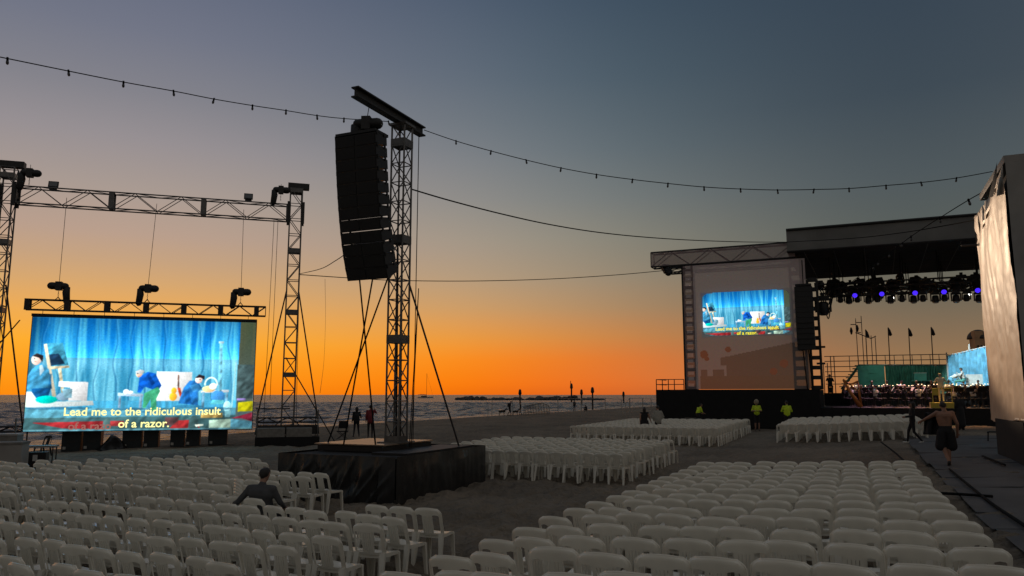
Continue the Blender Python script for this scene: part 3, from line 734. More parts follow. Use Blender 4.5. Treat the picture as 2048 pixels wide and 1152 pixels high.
    for x_, y_, w_, h_ in ((.44, .81, .07, .012), (.53, .835, .05, .012), (.70, .79, .07, .014), (.82, .81, .08, .014), (.14, .80, .14, .012)): ell(x_, y_, w_, h_, (30, 84, 116), .55)
    pol([(.044, .43), (.056, .42), (.066, .47), (.05, .52)], (225, 240, 245), .8); pol([(.09, .50), (.098, .50), (.10, .62), (.088, .62)], (24, 96, 150), .7)
    pol([(.505, .50), (.515, .49), (.545, .58), (.53, .60)], (8, 60, 150), .7); pol([(.70, .60), (.735, .58), (.76, .635), (.72, .66)], (70, 160, 222), .7); pol([(.68, .66), (.70, .64), (.715, .76), (.69, .77)], (18, 84, 160), .6)
    B = C.copy()
    for dy, dx in ((0, 1), (0, -1), (1, 0), (-1, 0), (1, 1), (-1, -1), (1, -1), (-1, 1)): B += np.roll(C, (dy, dx), (0, 1))
    C = B / 9
    g = np.random.default_rng(5).normal(0, 1, (ny // 4 + 1, nx // 4 + 1)).repeat(4, 0).repeat(4, 1)[:ny, :nx]
    C = C * (1 + .025 * g[..., None]); C = np.clip(C, 0, 255)
    return C.reshape(ny // 2, 2, nx // 2, 2, 3).mean((1, 3))
pic = paint()
def screen_mat(name, gain):
    m = bpy.data.materials.new(name); m.use_nodes = True; nt = m.node_tree; nt.nodes.clear()
    at = nt.nodes.new('ShaderNodeAttribute'); at.attribute_name = 'pixel'
    e = nt.nodes.new('ShaderNodeEmission'); e.inputs['Strength'].default_value = gain
    o = nt.nodes.new('ShaderNodeOutputMaterial'); nt.links.new(at.outputs['Color'], e.inputs['Color']); nt.links.new(e.outputs[0], o.inputs['Surface']); return m
def screen_face(name, w, h, m, step=1):
    ny, nx, _ = pic.shape
    xs, ys = np.linspace(-w / 2, w / 2, nx + 1), np.linspace(h / 2, -h / 2, ny + 1)
    X, Y = np.meshgrid(xs, ys); v = np.stack([X, np.zeros_like(X), Y], -1).reshape(-1, 3)
    i = np.arange((nx + 1) * (ny + 1)).reshape(ny + 1, nx + 1)
    f = np.stack([i[1:, :-1], i[1:, 1:], i[:-1, 1:], i[:-1, :-1]], -1).reshape(-1, 4)
    me = bpy.data.meshes.new(name); me.from_pydata(v.tolist(), [], f.tolist()); me.materials.append(m)
    c = pic / 255; lin = np.where(c <= .04045, c / 12.92, ((c + .055) / 1.055) ** 2.4).reshape(-1, 3)
    col = np.ones((len(lin), 4, 4), np.float32); col[:, :, :3] = lin[:, None, :]
    at = me.color_attributes.new('pixel', 'FLOAT_COLOR', 'CORNER'); at.data.foreach_set('color', col.ravel()); return me
def text_mesh(name, body, size, m):
    cu = bpy.data.curves.new(name, 'FONT'); cu.body = body; cu.size = size; cu.align_x = 'CENTER'; cu.align_y = 'CENTER'; cu.offset = size * .018; cu.resolution_u = 3
    o = bpy.data.objects.new(name, cu); COL.objects.link(o); dg = bpy.context.evaluated_depsgraph_get()
    me = bpy.data.meshes.new_from_object(o.evaluated_get(dg)); COL.objects.unlink(o); bpy.data.objects.remove(o)
    me.materials.clear(); me.materials.append(m); me.transform(Matrix.Rotation(math.pi / 2, 4, 'X')); return me
M['led'] = screen_mat('led_picture', 1.4); M['led2'] = screen_mat('led_picture_stage', 1.25)
M['sub'] = mat('subtitle_light', (.9, .85, .3), .5, emit=(1.0, .94, .38), estr=1.2)
M['sub_ghost'] = mat('faded_subtitle_light', (.2, .1, .1), .5, emit=(.42, .16, .13), estr=.8)
M['sub2'] = mat('subtitle_light_stage', (.9, .8, .1), .5, emit=(1.0, .86, .02), estr=1.1)
def make_screen(name, label, c, w, h, yaw, m, sub, frame_w, ghost=False, group='video screens'):
    t = thing(name, label, 'screen', c, group, yaw)
    link('picture', screen_face('picture', w, h, M[m]), t)
    mb = MB().box((0, .09, 0), (w / 2 + frame_w, .08, h / 2 + frame_w)); link('cabinet', mb.mesh('cabinet', 'black'), t)
    for body, x, y in (('Lead me to the ridiculous insult', .005, -.335), ('of a razor.', .008, -.443)):
        o = link('subtitle', text_mesh('subtitle', body, h * .082, M[sub]), t); o.location = (x * w, -.02, y * h)
        bb = [Vector(q) for q in o.bound_box]; wd = max(q.x for q in bb) - min(q.x for q in bb)
        if body[0] == 'L': k = (.69 if ghost else .70) * w / wd
        o.scale = (k, 1, k * .98)
    if ghost:
        o = link('subtitle', text_mesh('subtitle', 'of a razo', h * .082, M['sub_ghost']), t); o.location = (-.225 * w, -.015, -.46 * h); o.scale = (k * .95, 1, k * .9)
    return t
syaw = math.atan2(fd.y, fd.x)
make_screen('video_screen', 'big bright screen on the beach showing a blue-curtained opera scene with subtitles', SC, SWD, SHT, syaw, 'led', 'sub', .03, True)
mb = MB().box((SC.x, SC.y, ztop + .09), (SWD / 2 + .03, .12, .06), (fd, fnrm, Z))
o = link('hanging_bar', mb.mesh('hanging_bar', 'black')); tag(o, 'black bar along the top of the big beach screen', 'bar')
for k in range(8):
    p = Vector((SC.x, SC.y, 0)) + fd * (SWD * (-.46 + .92 * k / 7))
    strut('dropper', (p.x, p.y, ztop + .14), (p.x, p.y, sz - .2), .012, 'dark_steel', tr2)
# hoists on the screen gantry
for i, (px, py, cpx, cpy, lab, bd) in enumerate(((118, 572, 133, 402, 'black chain hoist on the screen truss, nearest the outer mast', 1), (296, 577, 313, 418, 'black chain hoist at the middle of the screen truss', -1), (482, 584, 487, 430, 'black chain hoist on the screen truss, nearest the seaward platform', -1))):
    a = S(px, py, .15); b = S(cpx, cpy, .15)
    hoist('chain_hoist', lab, a, fd * -bd, (b.x, b.y, trz), (a.x, a.y, sz + .2), 1.3)
a = S(60, 346, .35); hoist('chain_hoist', 'black chain hoist hung high on the nearer gantry mast', a, fd, (a.x, a.y, FT - .2), None, 1.3)
a = S(562, 380, .35); hoist('chain_hoist', 'black chain hoist hung high on the farther gantry mast', a, fd, (a.x, a.y, FT - .2), None, 1.25)
for px, py, lab in ((107, 369, 'flat floodlight on the crosswise truss by the nearer mast'), (497, 393, 'flat floodlight on the crosswise truss by the farther mast')):
    a = S(px, py); t = thing('floodlight', lab, 'floodlight', a, 'unlit floodlights on the gantry')
    tl = Matrix.Rotation(R(-14), 3, fd); zz, yy = tl @ Z, tl @ fnrm
    part('housing', MB().box(a, (.21, .04, .15), (fd, yy, zz)), 'black', t); part('glass', MB().box(a + yy * .045, (.17, .006, .11), (fd, yy, zz)), 'lamp_glass', t)
    part('bracket', MB().box(a - Z * .2, (.16, .02, .06), (fd, fnrm, Z)), 'black', t)
# ballast, decks and cases at the gantry's feet
for T_, lab in ((RT, 'stack of pale concrete ballast blocks at the foot of the farther gantry mast'), (LT, 'pale concrete ballast blocks at the foot of the nearer gantry mast')):
    g = onto(plan(T_) + fnrm * 1.2); t = thing('ballast_stack', lab, 'ballast', g, 'gantry ballast')
    for k, (x, w) in enumerate(((-.75, .62), (.52, .58))):
        part('block', MB().box(g + fd * x + Z * .62, (w, .45, .2), (fd, fnrm, Z)), 'concrete', t)
    part('pallet', MB().box(g + Z * .2, (1.45, .5, .22), (fd, fnrm, Z)), 'stage_black', t)
    part('cover', MB().box(g - fnrm * .55 + Z * .72, (1.5, .12, .22), (fd, fnrm, Z), top=.96), 'sheet', t)
cn = 0
for (x0, x1) in ((127, 166), (169, 206), (247, 286), (289, 320), (342, 371), (373, 402), (417, 456)):
    cn += 1
    a, b = S(x0, 866, -.9), S(x1, 866, -.9); c = (plan(a) + plan(b)) / 2; w = (plan(b) - plan(a)).length; g = onto(c)
    t = thing('flight_case', f'upright black equipment case under the big screen, {ORD[cn]} from the nearer mast', 'case', g, 'cases under the screen')
    h = S(x0, 861, -.9).z - g.z - .03 + .25
    part('body', MB().box(g + Z * h / 2, (w / 2 - .015, .3, h / 2), (fd, fnrm, Z)), 'teal_case', t)
    for k in (.38, .66): part('handle', MB().box(g + fnrm * .305 + Z * (h * k), (.16, .012, .05), (fd, fnrm, Z)), 'dark_steel', t)
    for k in (.14, .86): part('sticker', MB().box(g + fnrm * .303 - fd * (w * .33) + Z * (h * k), (.06, .006, .06), (fd, fnrm, Z)), 'label', t)
# crumpled black tarp beside the cases
a = onto(plan(S(222, 895, -.6))); mb = MB(); n = 14; pts = []
for j in range(n):
    for i in range(n):
        x, y = (i / (n - 1) - .5) * 2, (j / (n - 1) - .5) * 2; rr_ = math.hypot(x, y)
        h = max(0, 1 - rr_) * .75 * (1 + .5 * x) + .12 * noise.noise((x * 3, y * 3, 2)) * max(0, 1.2 - rr_); p = a + fd * (x * .75) + fnrm * (y * .5)
        pts.append((p.x, p.y, float(gz(p.x, p.y)) + h - .02))
mb.poly(pts, [(j * n + i, j * n + i + 1, (j + 1) * n + i + 1, (j + 1) * n + i) for j in range(n - 1) for i in range(n - 1)])
o = link('crumpled_tarp', mb.mesh('crumpled_tarp', 'sheet', True)); tag(o, 'crumpled black tarp heaped between the cases under the screen', 'tarp')
# tables and boxes at the photo's edge
def table(name, label, c, w, d, h, m, group=None):
    t = thing(name, label, 'table', c, group); part('top', MB().box(c + Z * h, (w / 2, d / 2, .03), (fd, fnrm, Z)), m, t)
    for sx in (-1, 1):
        for sy in (-1, 1): strut('leg', c + fd * (sx * w * .45) + fnrm * (sy * d * .4), c + fd * (sx * w * .45) + fnrm * (sy * d * .4) + Z * h, .02, 'dark_steel', t)
    return t
c = G(72, 936); table('folding_table', 'grey folding table near the outer gantry mast', c, 1.15, .6, .72, 'grey_table')
t = thing('equipment_box', 'dark box with pale paper under the grey folding table', 'box', c); part('body', MB().box(c + Z * .27, (.32, .22, .26), (fd, fnrm, Z)), 'black', t); part('sheet_of_paper', MB().box(c + Z * .35 + fnrm * .225, (.07, .004, .1), (fd, fnrm, Z)), 'label', t)
c = G(8, 945); t = thing('equipment_crate', 'pale crate with a grey lid beside the folding table', 'crate', c); part('body', MB().box(c + Z * .45, (.55, .4, .44), (fd, fnrm, Z)), 'tarp_grey', t); part('lid', MB().box(c + Z * .93, (.57, .42, .035), (fd, fnrm, Z)), 'concrete', t)
c = G(14, 925) ; c = onto(c - fd * .3 - fnrm * 1.0); t = thing('equipment_crate', 'narrow pale crate behind the one with a grey lid', 'crate', c); part('body', MB().box(c + Z * .5, (.4, .4, .48), (fd, fnrm, Z)), 'concrete', t); part('lid', MB().box(c + Z * 1.01, (.42, .42, .03), (fd, fnrm, Z)), 'tarp_grey', t)
def dark_chair(label, c, yaw):
    t = thing('plastic_chair', label, 'chair', c, None, yaw)
    for nm, me in ch_me:
        k = nm + '_dark_' + me.name
        m2 = bpy.data.meshes.get(k)
        if not m2: m2 = me.copy(); m2.name = k; m2.materials.clear(); m2.materials.append(M['black'])
        link(nm, m2, t)
dark_chair('black plastic chair standing by the outer gantry mast', G(83, 912), R(160))
dark_chair('black plastic chair beside the tarpaulin-wrapped tower', G(1989, 886), R(60))

# ------------------------------------------------------------------ the stage
SU = 51.5
AX = (Vv, Uv, Z)
def T(px, py, off=0.0): return U(px, py, SU + off)
def vco(p): return p.x * UY - p.y * UX
def slab(mb, px0, px1, z0, z1, off0, off1, pyref=790, mi=0):
    v0, v1 = vco(T(px0, pyref, off0)), vco(T(px1, pyref, off0)); c = UV(SU + (off0 + off1) / 2, (v0 + v1) / 2, (z0 + z1) / 2)
    return mb.box(c, (abs(v1 - v0) / 2, abs(off1 - off0) / 2, abs(z1 - z0) / 2), AX, mi)
stage0 = T(1640, 820); sgz = float(gz(stage0.x, stage0.y)) - .1
wing_z = T(1500, 779).z; floor_z = T(1800, 817).z; set_z = T(1800, 789, 9.0).z
stage = thing('concert_stage', 'open-air stage with flat grey roof, black wing base and lit stage floor', 'stage', UV(SU, vco(stage0), sgz))
mb = MB(); slab(mb, 1312, 1640, sgz, wing_z, 0, 6); part('wing_base', mb, 'stage_black', stage)
mb = MB(); slab(mb, 1640, 2060, sgz, floor_z, .1, 14); part('stage_floor', mb, 'stage_black', stage)
mb = MB(); slab(mb, 1660, 2060, floor_z, floor_z + .03, .15, 8); part('floor_edge', mb, 'under', stage)
for x0, x1 in ((1318, 1326), (1368, 1398), (1460, 1474), (1600, 1632)):
    mb = MB(); slab(mb, x0, x1, sgz + .35, sgz + .62, -.03, 0); part('ballast_block', mb, 'concrete', stage)
# railing on the wing
rl = [T(x, 779, .2) for x in (1313, 1325, 1337, 1349, 1368)]
ztop_ = T(1330, 759, .2).z; zm_ = T(1330, 769, .2).z
for p in rl: strut('rail_post', (p.x, p.y, wing_z - .02), (p.x, p.y, ztop_), .03, 'dark_steel', stage)
for z_ in (ztop_, zm_): strut('hand_rail', (rl[0].x, rl[0].y, z_), (rl[-1].x, rl[-1].y, z_), .025, 'dark_steel', stage)
for k in (0, 1): strut('hand_rail', (rl[0].x, rl[0].y, (ztop_, zm_)[k]), Vector((rl[0].x, rl[0].y, (ztop_, zm_)[k])) + Uv * 3, .025, 'dark_steel', stage)
# roof: fascia, lining, edge pipe
rz1, rz0 = T(1573, 461).z, T(1573, 503).z
mb = MB(); slab(mb, 1573, 2080, rz0, rz1, 0, .3, 480); part('roof_fascia', mb, 'roof', stage)
v0, v1 = vco(T(1573, 480)), vco(T(2120, 480))
n = 40; mb = MB(); pts = []
for j in range(2):
    for i in range(n + 1):
        v = v0 + (v1 - v0) * i / n; pts.append(UV(SU + (.05 if j == 0 else 13), v, rz1 + (.05 if j == 0 else .6) + .06 * abs(math.sin(i * .62))))
mb.poly(pts, [(i, i + 1, n + 2 + i, n + 1 + i) for i in range(n)]); part('roof_skin', mb, 'roof', stage)
mb = MB(); slab(mb, 1573, 2080, rz0 - .06, rz0 + .05, .02, 13, 480); part('roof_lining', mb, 'under', stage)
strut('edge_pipe', UV(SU - .04, v0, rz1 + .02), UV(SU - .04, v1, rz1 + .02), .09, 'black', stage)
strut('edge_pipe', UV(SU - .05, v0, rz0 - .02), UV(SU - .05, v1, rz0 - .02), .05, 'dark_steel', stage)
for k in range(9):
    v = v0 + 1 + k * 1.75; strut('lining_seam', UV(SU + .3, v, rz0 - .07), UV(SU + 12.9, v + .3, rz0 - .07), .025, 'dark_steel', stage)
for k in range(10):
    strut('lining_rib', UV(SU + 1 + k * 1.2, v0, rz0 - .065), UV(SU + 1 + k * 1.2, v1, rz0 - .065), .018, 'dark_steel', stage)
# lattice columns either side of the printed screen wall
def ladder_mast(px, w_px, z1, off, m='black'):
    p = T(px, 700, off); w = w_px / F * p.y * 1.05
    t = MB(); base = UV(SU + off, vco(p), wing_z)
    for sx in (-1, 1): t.box(base + Vv * (sx * w / 2) + Z * ((z1 - wing_z) / 2), (.07, .2, (z1 - wing_z) / 2), AX)
    h = .0; k = 0
    while h < z1 - wing_z: t.box(base + Z * (h + .12), (w / 2, .18, .12), AX); h += .62; k += 1
    return t
part('lattice_column', ladder_mast(1631, 17, T(1631, 556).z, .7), 'black', stage)
part('lattice_column', ladder_mast(1381, 20, T(1381, 530).z, 1.3), 'dark_steel', stage)
part('lattice_column', ladder_mast(1600, 22, T(1600, 520).z, 1.6), 'dark_steel', stage)
for py in (694, 727):
    p = T(1642, py, .6); part('column_bracket', MB().box(p, (.25, .1, .06), AX), 'black', stage)
# wing truss carrying the wall (open lattice behind thin mesh)
a, b = T(1303, 523, .6), T(1590, 503, .6); zc = (T(1303, 517, .6).z + T(1575, 505, .6).z) / 2; va, vb = vco(a), vco(b)
mb = MB(); truss(None, UV(SU + .9, va, zc), UV(SU + .9, vb, zc), .9, 1.0, 1.35, joined=mb, rc=.06, rb=.035, up=Z); part('wing_truss', mb, 'dark_steel', stage)
mb = MB(); truss(None, UV(SU + .9, va + 1.2, zc - .75), UV(SU + .9, vb, zc - .75), .9, .4, 1.1, joined=mb, rc=.05, rb=.03, up=Z); part('wing_truss', mb, 'dark_steel', stage)

# printed mesh wall with a cut-out for the second screen, and its thin lattice cover
def mesh_mat(name, alpha, printed):
    m = bpy.data.materials.new(name); m.use_nodes = True; nt = m.node_tree; N, Lk = nt.nodes.new, nt.links.new; nt.nodes.clear()
    o = N('ShaderNodeOutputMaterial'); mx = N('ShaderNodeMixShader'); tr = N('ShaderNodeBsdfTransparent'); d = N('ShaderNodeBsdfDiffuse'); tl = N('ShaderNodeBsdfTranslucent'); m2 = N('ShaderNodeMixShader')
    mx.inputs[0].default_value = alpha; m2.inputs[0].default_value = .12
    Lk(tr.outputs[0], mx.inputs[1]); Lk(m2.outputs[0], mx.inputs[2]); Lk(d.outputs[0], m2.inputs[1]); Lk(tl.outputs[0], m2.inputs[2]); Lk(mx.outputs[0], o.inputs[0])
    at = N('ShaderNodeAttribute'); at.attribute_name = 'print'
    nz = N('ShaderNodeTexNoise'); nz.inputs['Scale'].default_value = 9; t = N('ShaderNodeTexCoord'); Lk(t.outputs['Object'], nz.inputs['Vector'])
    mc = N('ShaderNodeMix'); mc.data_type = 'RGBA'; mc.blend_type = 'MULTIPLY'; mc.inputs[0].default_value = .25
    Lk(at.outputs['Color'], mc.inputs[6]); Lk(nz.outputs['Color'], mc.inputs[7])
    Lk(mc.outputs[2], d.inputs[0]); Lk(mc.outputs[2], tl.inputs[0]); return m
M['mesh_print'] = mesh_mat('printed_mesh_fabric', .90, True)
zw0, zw1 = wing_z + .03, (T(1370, 534, .3).z + T(1615, 514, .3).z) / 2
vw0, vw1 = vco(T(1369, 650, .3)), vco(T(1616, 650, .3)); WW, WH = vw1 - vw0, zw1 - zw0
def wall_xy(px, py): p = T(px, py, .3); return (vco(p) - vw0) / WW, (p.z - zw0) / WH
cx0, cy1 = wall_xy(1404, 587); cx1, cy0 = wall_xy(1582, 667)
nx, nz_ = 150, 156; me_v, me_f, me_c = [], [], []
def print_col(x, y):
    c = np.array((.84, .70, .69))
    if x < .085: c = np.array((.34, .26, .26)) if (y * 21) % 1 < .45 or not .02 < x < .068 else np.array((.76, .64, .62))
    if x > .955: c = c * .8
    wx, wy = wall_xy(1440, 716); ex, ey = wall_xy(1608, 680)
    yl = wy + (ey - wy) * (x - wx) / (ex - wx)
    lo = wall_xy(1452, 730)
    if x > wx and y < yl and (x > lo[0] or y > lo[1] - (x - wx) * .0 - .0) : c = np.array((.33, .285, .28))
    bx0, by1 = wall_xy(1403, 740); bx1, _ = wall_xy(1415, 740)
    for q0, q1 in ((1402, 1415), (1426, 1448)):
        a0, t0 = wall_xy(q0, 740); a1, _ = wall_xy(q1, 740)
        if a0 < x < a1 and wall_xy(1420, 752)[1] < y < t0: c = np.array((.33, .285, .28))
    if y < wall_xy(1420, 752)[1] and x > .12: c = np.array((.34, .28, .25))
    for qx, qy, r in ((1408, 709, 8), (1413, 717, 5), (1456, 699, 6), (1568, 727, 8), (1547, 743, 7)):
        dx, dy = wall_xy(qx, qy)
        if math.hypot((x - dx) * WW, (y - dy) * WH) < r / 30.5: c = np.array((.62, .2, .16))
    return c
for j in range(nz_ + 1):
    for i in range(nx + 1):
        x, y = i / nx, j / nz_; sag = .05 * noise.noise((x * 3, y * 3, 1)) + .02 * math.sin(y * 40) * (x < .09)
        me_v.append(UV(SU + .3 - sag, vw0 + x * WW, zw0 + y * WH + (.22 * (x - .5) if j == nz_ else 0) * 0))
for j in range(nz_):
    for i in range(nx):
        x, y = (i + .5) / nx, (j + .5) / nz_
        ex_, ey_ = (x - (cx0 + cx1) / 2) / ((cx1 - cx0) / 2), (y - (cy0 + cy1) / 2) / ((cy1 - cy0) / 2)
        if ex_ ** 10 + ey_ ** 10 < 1: continue
        me_f.append((j * (nx + 1) + i, j * (nx + 1) + i + 1, (j + 1) * (nx + 1) + i + 1, (j + 1) * (nx + 1) + i)); me_c.append(print_col(x, y))
wall_o = thing('mesh_wall', 'tall printed mesh wall with red dots and a grey wedge around the smaller screen', 'mesh wall', UV(SU + .3, (vw0 + vw1) / 2, wing_z))
me = bpy.data.meshes.new('mesh_fabric'); me.from_pydata([tuple(p - wall_o.location) for p in me_v], [], me_f); me.materials.append(M['mesh_print'])
col = np.ones((len(me_f), 4, 4), np.float32); col[:, :, :3] = np.array(me_c)[:, None, :]
me.color_attributes.new('print', 'FLOAT_COLOR', 'CORNER').data.foreach_set('color', col.ravel()); link('mesh_fabric', me, wall_o)
zt0, zt1 = zc - .5, zc + .5
me = bpy.data.meshes.new('mesh_header'); q = [UV(SU + .42, va, zt0), UV(SU + .42, vb, zt0), UV(SU + .42, vb, zt1), UV(SU + .42, va, zt1)]
me.from_pydata([tuple(p - wall_o.location) for p in q], [], [(0, 1, 2, 3)]); M['mesh_thin'] = mesh_mat('thin_mesh_fabric', .86, False); me.materials.append(M['mesh_thin'])
me.color_attributes.new('print', 'FLOAT_COLOR', 'CORNER').data.foreach_set('color', np.tile(np.array((.42, .33, .33, 1), np.float32), 4)); link('mesh_header', me, wall_o)
for px_ in (1606, 1617):
    a, b = T(px_, 700, .2), T(px_ + 9, 778, .2); strut('stay_rope', (a.x, a.y, a.z), (b.x, b.y, wing_z), .035, 'cable', wall_o)
s2 = UV(SU + .6, (vco(T(1403, 625, .6)) + vco(T(1583, 625, .6))) / 2, (T(1490, 583, .6).z + T(1490, 670, .6).z) / 2)
s2w = abs(vco(T(1583, 625, .6)) - vco(T(1403, 625, .6))) * 1.0; s2h = (T(1490, 580, .6).z - T(1490, 670, .6).z)
make_screen('video_screen', 'smaller bright screen set in the mesh wall beside the stage', s2, s2w, s2h, math.atan2(-UX, UY), 'led2', 'sub2', .02)
# stage loudspeaker column, dark against the wall
p = T(1610, 640, -.4); pa = thing('loudspeaker_column', 'straight black loudspeaker column hanging beside the stage opening', 'speaker', UV(SU - .4, vco(p), T(1610, 700, -.4).z))
zt_, zb2 = T(1610, 574, -.4).z, T(1610, 699, -.4).z; nC = 12; hC = (zt_ - zb2) / nC; wC = 32 / F * p.y / 2 * 1.05
for k in range(nC):
    part('cabinet', MB().box(UV(SU - .4 + .06 * max(0, k - 6), vco(p), zt_ - hC * (k + .5)), (wC, .35, hC * .48), AX), 'black', pa)
part('bumper_frame', MB().box(UV(SU - .4, vco(p), zt_ + .12), (wC * .9, .3, .06), AX), 'black', pa)
strut('hanging_chain', UV(SU - .4, vco(p), zt_ + .1), UV(SU - .4, vco(p), T(1610, 520, -.4).z), .03, 'cable', pa)

# lighting trusses under the roof and the lamps on them
lt_defs = ((3.0, 566, 1640, 'front'), (5.2, 574, 1650, 'second'), (7.6, 580, 1660, 'third'), (9.8, 583, 1668, 'rearmost'))
for off, py, px0, nm in lt_defs:
    a = T(px0, py, off); vv0, vv1 = vco(a), vco(T(2010, py, off)); zc2 = T(1800, py, off).z
    t = thing('lighting_truss', f'{nm} dark lighting truss under the stage roof', 'truss', UV(SU + off, vv0, zc2), 'stage lighting trusses')
    mb = MB(); truss(None, UV(SU + off, vv0, zc2), UV(SU + off, vv1, zc2), .35, .35, .6, joined=mb, rc=.035, rb=.02, up=Z); part('lattice', mb, 'dark_steel', t)
    for k in range(5):
        v = vv0 + (vv1 - vv0) * (k + .3) / 5; strut('hanging_chain', UV(SU + off, v, zc2 + .15), UV(SU + off, v, rz0), .03, 'cable', t)
fx_me = {}
def fixture_meshes(scale):
    base = MB().box((0, 0, -.06), (.2, .16, .07), top=.9).box((0, 0, .05), (.06, .03, .06))
    yoke = MB().box((-.22, 0, -.3), (.03, .07, .22)).box((.22, 0, -.3), (.03, .07, .22)).box((0, 0, -.135), (.24, .08, .02))
    head = MB().tube([(0, .02, -.18), (0, .02, -.22), (0, 0, -.36), (0, 0, -.52), (0, 0, -.56)], [.09, .155, .17, .185, .165], 14)
    lens = MB().tube([(0, 0, -.555), (0, 0, -.60), (0, 0, -.63)], [.16, .15, .08], 14)
    return {k: x.mesh('fixture_' + k, m, True if k in ('head', 'lens') else False) for k, x, m in (('base', base, 'black'), ('yoke', yoke, 'black'), ('head', head, 'black'), ('lens', lens, 'lens'))}
FX = fixture_meshes(1)
lens_lit = {m: FX['lens'].copy() for m in ('violet', 'white_lamp', 'glass')}
for m, me in lens_lit.items(): me.materials.clear(); me.materials.append(M[m])
def lamp(label, p, s, tilt, lit=None, yaw=None):
    t = thing('stage_lamp', label, 'lamp', p, 'moving stage lamps'); t.rotation_euler = (tilt, 0, YAW if yaw is None else yaw); t.scale = (s, s, s)
    for k in ('base', 'yoke', 'head', 'lens'): link(k, lens_lit[lit] if (k == 'lens' and lit) else FX[k], t)
    return t
row_px = [1680, 1697, 1714, 1736, 1754, 1780, 1803, 1826, 1845, 1870, 1888, 1911, 1932, 1957]
for i, px in enumerate(row_px):
    p = T(px, 587 - i * .35, 3.6); lamp(f'dark moving lamp, {ORD[i + 1]} in the lowest hanging row from the loudspeaker side', p, 1.15 if i % 2 else 1.0, R(random.choice((-6, 0, 8))), 'glass' if i % 2 else None)
for i, (px, py) in enumerate(((1710, 594), (1764, 591), (1831, 589), (1889, 587), (1957, 584))):
    p = T(px, py, 2.4) + Uv * .71 + Z * .38; lamp(f'lit violet stage lamp, {ORD[i + 1]} from the loudspeaker side', p, .95, R(-62), 'violet')
for i, (px, py) in enumerate(((1785, 596), (1938, 589))):
    p = T(px, py - 4, 5.0); lamp(('small lit white stage lamp at the middle of the rig', 'small lit white stage lamp near the wrapped tower')[i], p, .55, R(-60), 'white_lamp')
for i, (px, py, s) in enumerate(((1668, 572, 1.9), (1684, 576, 1.4), (1700, 574, 1.3), (1717, 570, 1.6), (1748, 568, 2.3), (1783, 572, 1.5), (1799, 560, 1.0), (1832, 566, 1.7), (1851, 568, 1.4), (1866, 574, 1.3), (1909, 568, 1.5), (1922, 560, 1.6), (1951, 560, 1.7))):
    p = T(px, py - 10, 7.2 if i % 2 else 5.4); lamp(f'unlit bulky lamp high in the stage rig, {ORD[i + 1]} from the loudspeaker side', p, s, R(random.uniform(-25, 25)), None, YAW + random.uniform(-.6, .6))
# bunch of cables and a hanging lamp cluster beside the lattice column
t = thing('cable_bundle', 'looped black cables hanging beside the stage column', 'cables', T(1650, 575, 1.5))
for k in range(5):
    a, b = T(1640, 566 + 7 * k, 1.6), T(1668, 570 + 3 * k, 3.2); m_ = (a + b) / 2 - Z * (.5 + .28 * k)
    part('cable', MB().tube(smooth_pts([a, a.lerp(m_, .6), m_, b.lerp(m_, .6), b]), .035, 5), 'cable', t)
lamp('dark lamp hanging low on cables beside the stage column', T(1645, 592, 1.5), 2.0, R(8)); lamp('dark lamp clamped to the stage column top', T(1638, 566, 1.2), 1.2, R(70))

# stage set: long green wall, round green cabinet and the lit blue room
def curtain(px0, py0, px1, py1, off0, off1, zb, folds, amp, seed, n=120, m=10, htop=None):
    a, b = T(px0, py0, off0), T(px1, py1, off1); mb = MB(); pts = []
    for j in range(m + 1):
        for i in range(n + 1):
            s, t = i / n, j / m; q = a.lerp(b, s); d = amp * (math.sin(s * folds * 6.28 + 1.5 * noise.noise((s * 9, t, seed))) + .6 * noise.noise((s * folds * .8, t * 1.5, seed)))
            d *= (1.15 - .5 * t); z = zb + (q.z - zb) * t + (0 if j < m else .05 * noise.noise((s * 14, 0, seed)))
            nr = Vector((-(b - a).y, (b - a).x, 0)).normalized(); pts.append(Vector((q.x, q.y, z)) + nr * d)
    w = n + 1; mb.poly(pts, [(j * w + i, j * w + i + 1, (j + 1) * w + i + 1, (j + 1) * w + i) for j in range(m) for i in range(n)]); return mb
sb_ = thing('set_platform', 'dark raised platform carrying the painted set behind the orchestra', 'platform', UV(SU + 10, vco(T(1850, 789, 10)), floor_z))
mb = MB(); slab(mb, 1700, 2060, floor_z, set_z, 8.4, 14); part('riser', mb, 'stage_black', sb_)
mb = MB(); slab(mb, 1700, 2060, set_z, set_z + .06, 8.3, 14); part('top_deck', mb, 'under', sb_)
gw = thing('green_set_wall', 'long dark green draped set wall behind the orchestra', 'set wall', T(1830, 789, 10))
part('drape', curtain(1770, 732, 1893, 731, 10, 10, set_z + .06, 22, .10, 3), 'green_cloth', gw, True)
strut('top_pipe', T(1716, 730, 10), T(1896, 730, 10), .05, 'steel', gw)
mb = MB(); slab(mb, 1718, 1772, set_z + .06, T(1745, 731, 10).z, 9.7, 10.6)
gc = thing('green_cabinet', 'sea green panelled cabinet at the end of the green wall', 'cabinet', T(1745, 789, 9.7)); part('body', mb, 'green_panel', gc)
for (y0, y1) in ((736, 747), (750, 762), (766, 780)):
    a = T(1748, y1, 9.66); b = T(1760, y0, 9.66); mb = MB(); slab(mb, 1738, 1756, a.z, b.z, 9.64, 9.7); part('raised_panel', mb, 'green_panel', gc)
br = thing('blue_set_room', 'brightly lit blue draped set room at the walkway side of the stage', 'set room', T(1940, 778, 8))
part('side_drape', curtain(1893, 712, 1990, 689, 9.8, 5.4, set_z + .06, 13, .15, 8), 'blue_cloth', br, True)
for k, (px, py, o_) in enumerate(((1893, 711, 9.8), (1938, 694, 7.8))):
    strut('corner_post', (T(px, py, o_).x, T(px, py, o_).y, set_z), T(px, py - 6, o_), .05, 'white_cloth', br)
